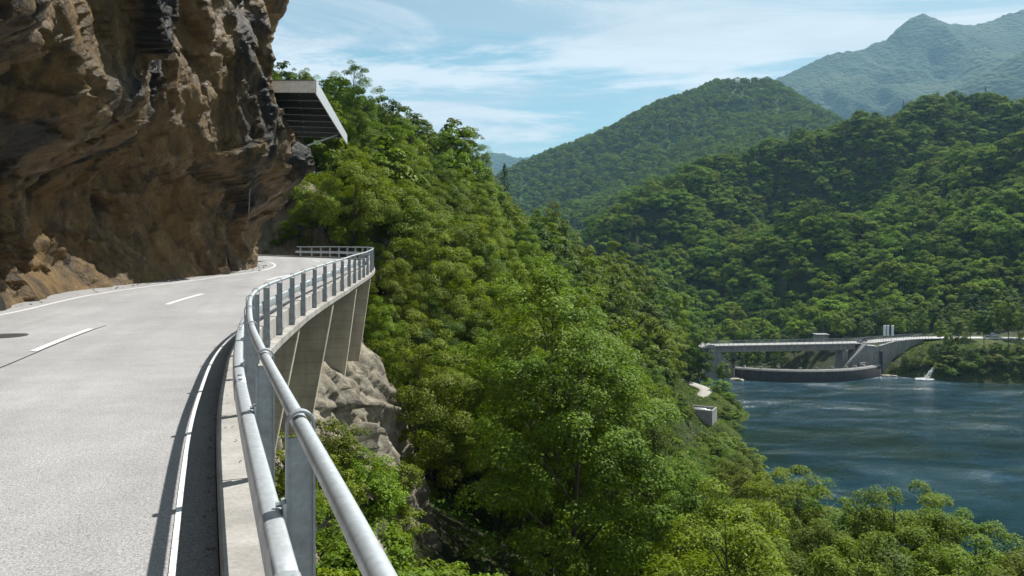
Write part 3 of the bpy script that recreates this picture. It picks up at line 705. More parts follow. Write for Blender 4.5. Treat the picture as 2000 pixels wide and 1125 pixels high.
# ---------------------------------------------------------------- railing
rail = thing('railing', 'galvanised steel road railing with round hand rail, flat posts and box beam along the drop', 'railing')
hr = MB(); ids = list(range(2, int(S_END/ST)+1)); hr.tube([LINE[i, :3] for i in ids], 0.033, 14); hr.build('hand_rail', M['zinc'], rail, True)
def post_mesh():
    mb = MB(); w = 0.058; t = 0.010; hw = 0.026; zb = -1.205
    prof = [(w, zb), (w, 0.0)] + [(w*math.cos(a), w*math.sin(a)) for a in np.linspace(0.25, math.pi-0.25, 11)] + [(-w, 0.0), (-w, zb)]
    prof_i = [(w-t, zb), (w-t, 0.0)] + [((w-t)*math.cos(a), (w-t)*math.sin(a)) for a in np.linspace(0.25, math.pi-0.25, 11)] + [(-w+t, 0.0), (-w+t, zb)]
    n = len(prof); vs = []
    for y in (-hw, hw):
        vs += [(a, y, b) for a, b in prof] + [(a, y, b) for a, b in prof_i]
    fs = []
    for i in range(n-1):
        fs += [(i, i+1, 2*n+i+1, 2*n+i), (n+i, 3*n+i, 3*n+i+1, n+i+1), (i, n+i, n+i+1, i+1), (2*n+i, 2*n+i+1, 3*n+i+1, 3*n+i)]
    mb.add(vs, fs)
    mb.box((-w+t, -0.012, zb), (w-t, 0.012, -0.055))
    me = bpy.data.meshes.new('post'); me.from_pydata(mb.v, [], mb.f); me.update(); me.materials.append(M['zinc_post']); return me
def bracket_mesh():
    mb = MB(); mb.box((-0.072, -0.045, -0.56), (-0.0585, 0.045, -0.31)); mb.tube([(-0.095, 0.03, -0.33), (-0.055, 0.03, -0.33)], 0.012, 6); mb.tube([(-0.095, -0.03, -0.54), (-0.055, -0.03, -0.54)], 0.012, 6)
    me = bpy.data.meshes.new('bracket'); me.from_pydata(mb.v, [], mb.f); me.update(); me.materials.append(M['zinc']); return me
def foot_mesh():
    mb = MB(); mb.tube([(-0.07, -0.03, -1.05), (0.0, -0.03, -1.05)], 0.014, 6); mb.tube([(0.055, 0, -1.05), (0.085, 0, -1.05)], 0.014, 6); mb.box((0.058, -0.045, -1.14), (0.066, 0.045, -0.96))
    me = bpy.data.meshes.new('anchor'); me.from_pydata(mb.v, [], mb.f); me.update(); me.materials.append(M['zinc_post']); return me
PM, BM_, FM = post_mesh(), bracket_mesh(), foot_mesh()
for s in post_s:
    p, tn, o = at_s(s)
    po = bpy.data.objects.new('post', PM); COL.objects.link(po); po.parent = rail
    po.location = p[:3]; po.rotation_euler = (random.uniform(-.006, .006), random.uniform(-.006, .006), math.atan2(o[1], o[0]))
    for nm, me in (('bracket', BM_), ('anchor', FM)):
        b = bpy.data.objects.new(nm, me); COL.objects.link(b); b.parent = po
# box beam in lengths of two bays with a lapped sleeve at each joint
bs = post_s[0]-0.75; k = 0
bw = [(-0.112+math.copysign(abs(math.cos(a))**.45, math.cos(a))*.047, -0.43+math.copysign(abs(math.sin(a))**.45, math.sin(a))*.085) for a in np.linspace(0, 2*math.pi, 24, endpoint=False)]
while bs < S_END-0.3:
    be = min(bs + 2*SP, S_END)
    mb = MB(); g = 0.003
    sec = [(a*1.0, b) for a, b in bw]
    if k % 2: sec = [(-0.112+(a+0.112)*1.06, -0.43+(b+0.43)*1.05) for a, b in bw]
    pts, fr = [], []
    for s in np.linspace(bs - (0.12 if k % 2 else 0), be + (0.12 if k % 2 else 0), 14):
        p, tn, o = at_s(min(max(s, 0.0), S_END)); pts.append(p[:3]); fr.append(((o[0], o[1], 0), (0, 0, 1)))
    mb.sweep(pts, fr, sec); bo = fixn(mb.build('guard_beam', M['zinc'], rail, True)); bo.data.shade_auto_smooth() if hasattr(bo.data, 'shade_auto_smooth') else None
    if k % 2 and len(pts):
        for s in (bs-0.06, bs+0.16, be-0.16, be+0.06):
            if s > S_END: continue
            p, tn, o = at_s(s); bt = MB(); c = p[:3]+np.array((o[0], o[1], 0))*-0.112
            bt.tube([c+np.array((0, 0, -0.35)), c+np.array((0, 0, -0.33))], 0.017, 6); bt.build('bolt', M['zinc_post'], bo)
    bs = be; k += 1

# ---------------------------------------------------------------- rockfall canopy on the cliff
can = thing('rockfall_canopy', 'grey sheet metal canopy on steel beams jutting from the cliff over the road', 'canopy')
CZ = 7.85
_t = np.linspace(0, 1, 25)[:, None]
co_ = P(617, 172, 36)[:2]*(1-_t) + np.array((-11.5, 53.5))*_t                # outer edge in plan
ci_ = P(530, 172, 36)[:2]*(1-_t) + np.array((-18.0, 52.0))*_t                # edge inside the rock
ns = len(co_)
def cpt(i, t, z): return np.array((*(ci_[i]*(1-t)+co_[i]*t), z))
for j in range(4):
    a, b = j*6, min(ns-1, (j+1)*6)
    mb = MB()
    for i in range(a, b):
        q0, q1 = cpt(i, 1, CZ-0.28), cpt(i+1, 1, CZ-0.28); d_ = q1-q0; L_ = np.linalg.norm(d_); d_ /= L_
        mb.obox((q0+q1)/2, [d_, (d_[1], -d_[0], 0), (0, 0, 1)], (L_/2, 0.02, 0.34))
    mb.build('fascia_panel', M['alu'], can)
mb = MB(); q0, q1 = cpt(0, -0.15, CZ-0.28), cpt(0, 0.985, CZ-0.28); d_ = q1-q0; L_ = np.linalg.norm(d_); d_ /= L_
mb.obox((q0+q1)/2+np.array((0, -0.05, 0)), [d_, (d_[1], -d_[0], 0), (0, 0, 1)], (L_/2, 0.02, 0.28)); mb.build('end_panel', m_plain('pale_end_sheet', (0.74, 0.71, 0.65), 0.6, 0.1), can)
mb = MB(); mb.obox((q0+q1)/2+np.array((0, -0.05, 0.30)), [d_, (d_[1], -d_[0], 0), (0, 0, 1)], (L_/2, 0.06, 0.02)); mb.build('end_flashing', M['canopy_beam'], can)
for i in range(0, ns-1, 2):
    mb = MB(); a, b = i, min(i+2, ns-1)
    vs = [cpt(a, -0.9, CZ-0.02), cpt(a, 0.99, CZ-0.02), cpt(b, 0.99, CZ-0.02), cpt(b, -0.9, CZ-0.02)]
    mb.prism(vs, (0, 0, 0.03)); fixn(mb.build('roof_sheet', M['alu'], can))
for i in range(1, ns, 3):
    mb = MB(); q0, q1 = cpt(i, -0.5, CZ-0.20), cpt(i, 0.98, CZ-0.20); d_ = q1-q0; L_ = np.linalg.norm(d_); d_ /= L_
    X_ = (d_[1], -d_[0], 0)
    mb.obox((q0+q1)/2, [d_, X_, (0, 0, 1)], (L_/2, 0.012, 0.16)); mb.obox((q0+q1)/2+np.array((0, 0, -0.16)), [d_, X_, (0, 0, 1)], (L_/2, 0.09, 0.012)); mb.obox((q0+q1)/2+np.array((0, 0, 0.155)), [d_, X_, (0, 0, 1)], (L_/2, 0.09, 0.012))
    mb.build('cross_beam', M['canopy_beam'], can)
for tt in (0.22, 0.58, 0.93):
    mb = MB()
    for i in range(0, ns-1):
        q0, q1 = cpt(i, tt, CZ-0.075), cpt(i+1, tt, CZ-0.075); d_ = q1-q0; L_ = np.linalg.norm(d_); d_ /= L_
        mb.obox((q0+q1)/2, [d_, (d_[1], -d_[0], 0), (0, 0, 1)], (L_/2, 0.05, 0.05))
    mb.build('purlin', M['canopy_beam'], can)
mb = MB(); mb.tube([P(540, 305, 39.5), P(658, 264, 49)], 0.05, 8); mb.build('brace_rod', M['alu'], can)
mb = MB(); q = [onto(CLIFF, u, v, .05) for u, v in ((488, 368), (487, 390), (486, 412), (483, 436))]
mb.tube([a for a in q if a is not None], 0.028, 6)
tag(mb.build('drain_pipe', M['canopy_beam']), 'thin grey drain pipe running down the dark cliff below the canopy', 'pipe')

# ---------------------------------------------------------------- dam, bridge and far bank
dam = thing('arch_dam', 'low dark curved concrete weir dam at the end of the lake', 'dam')
mb = MB(); pts = [(*p, 0) for p in ARC]; fr = [((*((p-AO)/AR), 0), (0, 0, 1)) for p in ARC]
mb.sweep(pts, fr, [(0.0, -60), (0.0, -41.6), (-0.4, -41.15), (-1.2, -41.0), (-2.4, -41.4), (-3.6, -43.0), (-4.5, -60)]); fixn(mb.build('arch_wall', M['dam'], dam, True))
mb = MB(); mb.sweep(pts, fr, [(0.02, -41.62), (-0.38, -41.13), (-1.2, -40.97), (-1.9, -41.15), (-1.9, -41.6)]); fixn(mb.build('crest', m_concrete('crest_concrete', 0.26, stain=0.5), dam))
for k in (2, 6, 10, 15, 19, 23, 27, 30, 33):
    p = ARC[k]; r = np.array((*((p-AO)/AR), 0)); tn_ = np.array((-r[1], r[0], 0)); c = np.array((*p, -40.75))-r*1.6
    mb = MB(); mb.prism([c-r*1.3-tn_*.25+np.array((0, 0, -.4)), c+r*0.6-tn_*.25+np.array((0, 0, -.25)), c+r*0.3-tn_*.25+np.array((0, 0, .5)), c-r*1.0-tn_*.25+np.array((0, 0, .35))], tn_*0.6)
    fixn(mb.build('baffle_block', M['deck'], dam))
mb = MB(); e = [ARC[k] for k in range(33, 41)]
mb.sweep([(*p, 0) for p in e], fr[33:41], [(-2.6, -42), (-2.6, -40.0), (-3.1, -40.0), (-3.1, -42)]); fixn(mb.build('side_sill', M['bridge'], dam))

br = thing('dam_bridge', 'grey concrete bridge with thin steel railing spanning above the curved dam', 'bridge')
def wall_from_px(name, pix, d, depth, mat, par):
    mb = MB(); mb.prism([P(u, v, d) for u, v in pix], (0, depth, 0)); return fixn(mb.build(name, mat, par))
Bc = catmull([(68.5, 274, -34.55), (72.2, 274, -34.5), (97, 276.5, -34.4), (121.9, 279, -34.25), (130, 281, -34.2), (140, 285.5, -34.0), (155, 290, -33.8), (175, 291.5, -33.9), (200, 289, -34.0), (235, 284, -34.1), (290, 278, -34.1)], 10)
bt = np.gradient(Bc[:, :2], axis=0); bt /= np.linalg.norm(bt, axis=1)[:, None]; bo = np.stack([bt[:, 1], -bt[:, 0]], 1)
def bsweep(mb, a, b, sec):
    mb.sweep([Bc[i] for i in range(a, b)], [((bo[i, 0], bo[i, 1], 0), (0, 0, 1)) for i in range(a, b)], sec); return mb
fixn(bsweep(MB(), 5, 32, [(2.9, -0.30), (2.9, 0.12), (-2.9, 0.12), (-2.9, -0.30)]).build('deck_edge', M['deck'], br))
fixn(bsweep(MB(), 5, 32, [(2.3, -2.3), (2.5, -0.303), (-2.5, -0.303), (-2.3, -2.3)]).build('main_girder', M['bridge'], br))
st_ = m_plain('grey_rail_steel', (0.20, 0.22, 0.24), 0.5, 0.3)
for side in (2.75, -2.75):
    for h, r_ in ((1.2, 0.055), (0.85, 0.03), (0.5, 0.03)):
        mb = MB(); mb.tube([np.array((*(Bc[i, :2]+bo[i]*side), Bc[i, 2]+h)) for i in range(5, 62)], r_, 5); mb.build('rail_bar', st_, br)
    for i in np.arange(5, 61.5, 0.8):
        j = int(i); t_ = i-j; p = Bc[j]*(1-t_)+Bc[min(j+1, len(Bc)-1)]*t_
        q = p[:2]+bo[j]*side; mb = MB(); mb.box((q[0]-.04, q[1]-.04, p[2]+.1), (q[0]+.04, q[1]+.04, p[2]+1.22)); mb.build('rail_post', st_, br)
wall_from_px('abutment', [(1384,681), (1396,677), (1433,717), (1434,760), (1384,760)], 270.5, 7.5, M['bridge'], br)
wall_from_px('abutment_cap', [(1371,679), (1385,673), (1396,674), (1396,678.5), (1372,681)], 270.0, 8.5, M['deck'], br)
wall_from_px('pier', [(1645,686), (1656,686), (1656,740), (1645,740)], 275, 6, M['bridge'], br)
wall_from_px('wing_wall', [(1653,714), (1692,674.5), (1718,677), (1723,760), (1653,760)], 272.5, 10, M['bridge'], br)
wall_from_px('sloping_coping', [(1651,714), (1691,673), (1694,673.5), (1655,715.5)], 272.2, 1.2, M['deck'], br)
mb = MB(); a, b, c_ = np.array((130.7, 272.4)), np.array((140.5, 281.5)), np.array((154.5, 288.0))
for q0, q1, z0, z1 in ((a, b, -34.55, -34.1), (b, c_, -34.1, -33.75)):
    d_ = (q1-q0)/np.linalg.norm(q1-q0); n_ = np.array((-d_[1], d_[0]))
    mb.prism([(*q0, -52), (*q1, -52), (*q1, z1), (*q0, z0)], (*(n_*1.0), 0))
fixn(mb.build('retaining_wall', M['bridge'], br))
mb = MB(); mb.box((130.4, 271.9, -46.5), (131.3, 272.5, -36.5)); mb.build('dark_strip', m_plain('plain_dark', (0.03, 0.03, 0.03), 0.8), br)  # plain dark upright strip on the right corner of the wing wall
dr = bsweep(MB(), 31, len(Bc), [(2.9, -0.25), (2.9, 0.06), (-2.9, 0.06), (-2.9, -0.25)])
tag(fixn(dr.build('lakeside_road', m_asphalt('pale_asphalt', 0.36))), kind='structure')

fl_m = m_plain('white_banner', (0.78, 0.78, 0.80), 0.7, 0, 0.05); pol_m = m_plain('banner_pole', (0.5, 0.5, 0.5), 0.4, 0.5)
for k, (u, wd) in enumerate(((1725, .95), (1732, .8), (1740.5, .95))):
    b = P(u, 676, 279.5); b[2] = -34.1
    t = thing('flag', ['leftmost of the three tall white banner flags beside the dam bridge', 'middle one of the three tall white banner flags beside the dam bridge', 'rightmost of the three tall white banner flags beside the dam bridge'][k], 'flag', b, 0, 'white banner flags at the dam')
    MB().tube([(0, 0, 0), (0, 0, 6.2)], 0.05, 6).build('pole', pol_m, t)
    V, Fq = [], []
    for i in range(9):
        for j in range(4):
            V.append((0.06+wd*j/3, 0.10*math.sin(i*0.9+j*1.1)*j/3, 6.1-3.9*i/8))
    me = np_mesh('banner', V, grid_faces(9, 4)); ob = link('banner', me, fl_m, t, True); sm = ob.modifiers.new('thick', 'SOLIDIFY'); sm.thickness = 0.02

def car(name, label, loc, rz, paint, group):
    t = thing(name, label, 'car', loc, rz, group)
    prof = [(-2.05, .35), (-2.1, .75), (-1.95, .95), (-1.45, 1.0), (-0.85, 1.42), (0.55, 1.45), (1.25, 1.0), (1.95, .85), (2.1, .6), (2.05, .3)]
    mb = MB(); mb.prism([(x, -0.86, z) for x, z in prof], (0, 1.72, 0)); bev(fixn(mb.build('body', paint, t)), 0.08, 2)
    gl = m_plain('car_glass', (0.02, 0.025, 0.03), 0.08)
    mb = MB()
    for y in (-0.865, 0.865):
        mb.add([(-1.2, y, 1.02), (0.95, y, 1.02), (0.5, y, 1.38), (-0.8, y, 1.36)], [(0, 1, 2, 3)])
    mb.build('side_window', gl, t)
    mb = MB(); mb.add([(1.22, -.75, 1.04), (1.22, .75, 1.04), (.63, .68, 1.42), (.63, -.68, 1.42)], [(0, 1, 2, 3)]); mb.build('windscreen', gl, t)
    mb = MB(); mb.add([(-1.42, -.72, 1.03), (-1.42, .72, 1.03), (-.92, .66, 1.38), (-.92, -.66, 1.38)], [(0, 1, 2, 3)]); mb.build('rear_window', gl, t)
    for x in (-1.3, 1.3):
        for y in (-0.86, 0.86):
            mb = MB(); mb.tube([(x, y-0.1, .32), (x, y+0.1, .32)], 0.32, 14); w = mb.build('wheel', m_plain('tyre', (0.02, 0.02, 0.02), 0.9), t)
            mb = MB(); s_ = 0.105 if y > 0 else -0.105; mb.tube([(x, y, .32), (x, y+s_, .32)], 0.19, 10); mb.build('rim', M['alu'], w)
    for y in (-.6, .6):
        mb = MB(); mb.box((2.0, y-.18, .62), (2.1, y+.18, .75)); mb.build('headlight', m_plain('lamp_glass', (0.7, 0.7, 0.7), 0.2), t)
    return t
i = 38
car('car', 'dark car on the dam bridge road beside the white flags', (Bc[i, 0]-1.2, Bc[i, 1]-1.0, Bc[i, 2]+.07), math.radians(-150), m_plain('black_car_paint', (0.02, 0.012, 0.014), 0.25), 'cars near the dam')
car('car', 'silver car parked beside the lakeside road behind two slim trees', (*P(1938, 664, 293)[:2], -33.75), math.radians(185), m_plain('silver_car_paint', (0.45, 0.47, 0.5), 0.3, 0.5), 'cars near the dam')

hut = thing('concrete_hut', 'small grey flat roofed concrete hut behind the dam bridge', 'hut', (*P(1603, 668, 300)[:2], -37))
MB().box((-2.2, -1.8, 0), (2.2, 1.8, 3.3)).build('wall', M['bridge'], hut)
MB().box((-2.6, -2.2, 3.3), (2.7, 2.2, 3.6)).build('roof', M['bridge'], hut)
MB().box((-.5, -2.0, 2.6), (.7, -1.8, 3.1)).build('lamp_panel', M['deck'], hut)

tank = thing('concrete_basin', 'open topped pale concrete basin with pipes and machinery at the water edge', 'basin', (*P(1372, 830, 184)[:2], -42.2), math.radians(-28))
wm = M['deck']; Lx, Ly, Hh = 2.9, 2.4, 4.0
MB().box((-Lx, -Ly, 0), (Lx, -Ly+.3, Hh)).build('front_wall', wm, tank); MB().box((-Lx, Ly-.3, 0), (Lx, Ly, Hh)).build('rear_wall', wm, tank)
MB().box((-Lx, -Ly+.3, 0), (-Lx+.3, Ly-.3, Hh)).build('side_wall', wm, tank); MB().box((Lx-.3, -Ly+.3, 0), (Lx, Ly-.3, Hh)).build('side_wall', wm, tank)
MB().box((-Lx+.3, -Ly+.3, 0), (Lx-.3, Ly-.3, 2.9)).build('basin_floor', M['bridge'], tank)
for y, x0, x1 in ((-.9, -2.2, .6), (.1, -1.8, 1.4), (1.0, -2.3, .4)):
    MB().tube([(x0, y, 3.4), (x1, y, 3.4), (x1+.4, y, 3.2), (x1+.4, y, 2.9)], 0.34, 10).build('pipe', M['alu'], tank, True)
MB().box((1.3, -1.5, 2.9), (2.2, -.6, 3.9)).build('control_box', M['alu'], tank)
MB().tube([(1.0, 1.5, 2.9), (1.0, 1.5, 6.6)], 0.07, 6).build('mast', M['zinc_post'], tank)

pth = catmull([(40, 196, -40.0), (46.5, 201, -39.6), (51.5, 207, -39.2), (53.5, 213, -39), (51.5, 220, -38.8), (48, 226, -38.5), (40, 232, -38)], 8)
def path_z(x, y): return znear(np.array([x]), np.array([y]))[0]
V = []
pt_ = np.gradient(pth[:, :2], axis=0); pt_ /= np.linalg.norm(pt_, axis=1)[:, None]
for p, t_ in zip(pth, pt_):
    n_ = np.array((t_[1], -t_[0]))
    for w in (-1.7, -.6, .6, 1.7):
        q = p[:2]+n_*w; V.append((*q, p[2]))
me = np_mesh('gravel_path', V, grid_faces(len(pth), 4)[:, ::-1]); ob = link('gravel_path', me, M['gravel'], smooth=True); tag(ob, kind='structure')
mod = ob.modifiers.new('thick', 'SOLIDIFY'); mod.thickness = 0.3; mod.offset = -1
# grassy shelf that carries the path and the basin
def zshelf(x, y):
    d = np.min(np.hypot(x[..., None]-pth[:, 0], y[..., None]-pth[:, 1]), -1); dt = np.hypot(x-tank.location.x, y-tank.location.y)
    z = np.maximum(-39.35-0.30*np.maximum(d-2.4, 0)**1.35, np.where(dt < 14, -41.6-0.30*np.maximum(dt-4, 0)**1.5, -60))
    z = z + 0.5*fbm(np.stack([x.ravel()*.2, y.ravel()*.2, np.zeros(x.size)], 1), 3).reshape(x.shape)*sstep(1.8, 3.5, d)
    return z - 0.12*(d < 1.9)
gx = np.arange(30, 70, 0.8); gy = np.arange(172, 246, 0.8); X, Y = np.meshgrid(gx, gy, indexing='ij'); Z = zshelf(X, Y)
me = np_mesh('shore_grass_bank', np.stack([X.ravel(), Y.ravel(), Z.ravel()], 1), grid_faces(len(gx), len(gy)))
tag(link('shore_grass_bank', me, M['grass'], smooth=True), kind='structure')

def rock_lump(seed, sx, sy, sz, sub=2):
    import bmesh
    bm = bmesh.new(); bmesh.ops.create_icosphere(bm, subdivisions=sub, radius=1.0)
    V = np.array([v.co[:] for v in bm.verts]); d = 1 + 0.35*fbm(V*1.1+seed*3.1, 3) + facet(V+seed, 0.6, seed, 0.15)
    for v, k in zip(bm.verts, d): v.co = Vector((v.co.x*k*sx, v.co.y*k*sy, v.co.z*k*sz))
    me = bpy.data.meshes.new('rock'); bm.to_mesh(me); bm.free(); me.materials.append(M['rock_pale']); return me
lumps = [rock_lump(k, 1, .8, .6) for k in range(4)]
for k, (u, v, d, s, lb) in enumerate([(1436,742,262.5,1.3,'pale boulder at the waterline, nearest the left end of the curved dam'), (1449,743.5,261.5,1.0,'pale boulder at the waterline, outermost of the pair by the left dam end'), (1728,732,270.5,.9,'pale boulder at the foot of the retaining wall, closest to the dam'),
                                     (1737,731.5,270.5,1.2,'middle pale boulder on the shore below the retaining wall'), (1748,733,269,.9,'pale boulder on the shore below the retaining wall, farthest from the dam')]):
    o_ = bpy.data.objects.new('boulder', lumps[k % 4]); COL.objects.link(o_); p = P(u, v, d); o_.location = (p[0], p[1], LAKE+.15); o_.scale = (s*1.5, s, s*.7); o_.rotation_euler = (0, 0, k*1.3)
    tag(o_, lb, 'boulder', 'boulders at the waterline')

# white outflow of water
nf = NT('white_water'); f_ = nf.noise(nf.co, 2.2, 5, 0.7)
wwm = nf.fin(nf.ramp(f_, [(0.3, (0.55, 0.62, 0.65)), (0.6, (0.82, 0.84, 0.85))]), 0.6, nf.bump(f_, .5, .1))
mb = MB(); top = P(1829, 714, 267.5); bot = P(1808, 737, 263.5); rw = np.random.default_rng(5)
def drop(c, r_):
    d = rw.normal(size=(4, 3)); d /= np.linalg.norm(d, axis=1)[:, None]; mb.add(c+d*r_, [(0, 1, 2), (0, 2, 3), (0, 3, 1), (1, 3, 2)])
for k in range(420):
    t_ = rw.uniform()**.8; a = top*(1-t_)+bot*t_; a[2] = top[2]+(LAKE+.1-top[2])*t_**1.3
    drop(a+rw.normal(0, .10+.30*t_, 3), rw.uniform(.10, .30))
for k in range(520):
    th = rw.uniform(0, 6.283); rr = rw.uniform()**.6; c = np.array((bot[0]-.4+3.2*rr*math.cos(th), bot[1]+2.0*rr*math.sin(th), LAKE+.05+abs(rw.normal(0, .28))*(1-rr)))
    drop(c, rw.uniform(.12, .36))
tag(fixn(mb.build('white_water', wwm, None, True)), 'white jet of spray pouring into the lake from the far bank', 'waterfall', kind='stuff')

hs_ = thing('house', 'tiny pale house in the clearing near the top of the wooded hill', 'house', (0, 0, 0)); 
hp = P(1440, 178, 1500); hs_.location = (hp[0], hp[1], zhillB(np.array([hp[0]]), np.array([hp[1]]))[0]+8)
MB().box((-4, -3, -12), (4, 3, 3.5)).build('wall', m_plain('white_render', (.7, .7, .68), .8), hs_)
mb = MB(); mb.prism([(-4.4, -3.5, 3.5), (-4.4, 3.5, 3.5), (-4.4, 0, 5.8)], (8.8, 0, 0)); fixn(mb.build('roof', m_plain('grey_roof', (.25, .24, .23), .8), hs_))

# ---------------------------------------------------------------- vegetation models
def leaf_quads(C, Nn, size, r, wid=0.55, droop=0.0):
    """one four-cornered leaf per centre C with normal Nn"""
    n = len(C); rv = r.normal(size=(n, 3)); rv[:, 2] -= droop
    A = np.cross(Nn, rv); A /= np.maximum(np.linalg.norm(A, axis=1), 1e-6)[:, None]; B = np.cross(Nn, A)
    s = (size*r.uniform(0.6, 1.3, n))[:, None]; w = s*wid
    fold = Nn*s*0.10
    V = np.stack([C-A*s*.5, C+B*w*.5+fold, C+A*s*.5, C-B*w*.5+fold], 1).reshape(-1, 3)
    return V, np.arange(4*n).reshape(n, 4)
def crown_mesh(name, seed, H, R, cb_, nc, nl, size, mat, rc=(0.20, 0.36), shape=1.0, flat=0.62, jit=0.4):
    r = np.random.default_rng(seed); Cs, Ns, cl = [], [], []
    mid = (H+cb_)/2; hz = (H-cb_)/2
    lob = [(r.uniform(0, 2*math.pi), r.uniform(-.6, .7), r.uniform(.1, .3)) for _ in range(5)]
    for k in range(nc):
        v = r.normal(size=3); v /= np.linalg.norm(v); v[2] = v[2]*.9+.1; rad = r.uniform(0.30, 1.0)**0.42
        az = math.atan2(v[1], v[0]); ex = 1+sum(a_*math.exp(-((az-b_+math.pi) % (2*math.pi)-math.pi)**2/.5-(v[2]-c_)**2/.3) for b_, c_, a_ in lob)-.12
        wz = 1-0.30*max(0, v[2])**1.5*shape
        c = np.array((v[0]*R*rad*ex*wz, v[1]*R*rad*ex*wz, mid+v[2]*hz*rad*min(ex, 1.1)))
        q = R*r.uniform(*rc)*(0.8 if v[2] > .6 else 1); cl.append((c, q))
        m = int(nl/nc*r.uniform(.7, 1.3)*(q/R/np.mean(rc))**1.6)+3
        d = r.normal(size=(m, 3)); d[:, 2] = np.abs(d[:, 2])*1.2-.25; d /= np.linalg.norm(d, axis=1)[:, None]
        # leaves sit in a few flat sprays inside the clump
        rr = q*r.uniform(.35, 1.08, m)**.5
        pts = c+d*rr[:, None]*np.array((1, 1, .72))
        lay = q*.42; pts[:, 2] = pts[:, 2]*.80+.20*np.round((pts[:, 2]+r.normal(0, .08*q, m))/lay)*lay - 0.06*np.hypot(d[:, 0], d[:, 1])*q
        out_ = c-np.array((0, 0, mid)); out_ /= np.linalg.norm(out_)+1e-6
        nn_ = d*.6+out_*.45+r.normal(0, jit, (m, 3)); nn_[:, 2] += .55; nn_ /= np.linalg.norm(nn_, axis=1)[:, None]
        Cs.append(pts); Ns.append(nn_)
    V, Fq = leaf_quads(np.vstack(Cs), np.vstack(Ns), size, r, .58)
    me = np_mesh(name, V, Fq); me.materials.append(mat); return me, cl
def trunk_mesh(name, seed, H, cb_, rad, cl, nlimb, n=7):
    r = np.random.default_rng(seed+99); mb = MB(); zs = np.linspace(-1.5, H*.88, 9); ph = r.uniform(0, 6, 2)
    ax = [np.array((.18*math.sin(z*.35+ph[0])*min(1, max(z, 0)/3), .18*math.sin(z*.3+ph[1])*min(1, max(z, 0)/3), z)) for z in zs]
    mb.tube(ax, [rad*(1.25 if z < .1 else 1)*(1-.92*max(0, z)/(H*.9)) for z in zs], n)
    idx = r.permutation(len(cl))[:nlimb]
    for i in idx:
        c, q = cl[i]; z0 = max(cb_*.6, c[2]-np.hypot(c[0], c[1])*.9-.5); z0 = min(z0, H*.8)
        j = np.interp(z0, zs, np.arange(9)); a = np.array([np.interp(z0, zs, [p[k] for p in ax]) for k in range(3)])
        m1 = a*.6+c*.4+np.array((0, 0, .12*np.linalg.norm(c-a))); m2 = a*.25+c*.75+np.array((*r.normal(0, .1, 2), .10*np.linalg.norm(c-a)))
        r0 = rad*.42*(1-.7*z0/H)
        mb.tube([a, m1, m2, c], [r0, r0*.7, r0*.42, r0*.15], 5)
    me = bpy.data.meshes.new(name); me.from_pydata(mb.v, [], mb.f); me.update(); me.materials.append(M['bark']); me.polygons.foreach_set('use_smooth', np.ones(len(me.polygons), bool)); return me
def conifer_meshes(seed, H, R, nl, size):
    r = np.random.default_rng(seed); C, Nn = [], []
    z = H*.10; 
    while z < H*.99:
        t_ = (z/H); rad = R*(1-t_)**.85*r.uniform(.85, 1.1)+.12; nb = max(5, int(11*(1-t_))+3)
        for k in range(nb):
            az = r.uniform(0, 2*math.pi); ln = rad*r.uniform(.7, 1.1); m = max(4, int(nl*ln/R/60))
            s = r.uniform(.1, 1, m)**.7*ln; side = r.normal(0, .16, m)*(s*.5+.3)
            x = s*math.cos(az)-side*math.sin(az); y = s*math.sin(az)+side*math.cos(az)
            C.append(np.stack([x, y, z-.28*s+.05*s*s/max(ln, .5)+r.normal(0, .08, m)], 1))
            q = r.normal(0, .45, (m, 3)); q[:, 2] += 1; Nn.append(q/np.linalg.norm(q, axis=1)[:, None])
        z += H/34*(1.15-.4*t_)
    V, Fq = leaf_quads(np.vstack(C), np.vstack(Nn), size, r, .4); me = np_mesh('needles', V, Fq); me.materials.append(M['needle'])
    mb = MB(); mb.tube([(0, 0, -1.5), (0, 0, H*.5), (0, 0, H*.98)], [H*.016, H*.009, .02], 7)
    tm = bpy.data.meshes.new('trunk'); tm.from_pydata(mb.v, [], mb.f); tm.update(); tm.materials.append(M['bark'])
    return me, tm

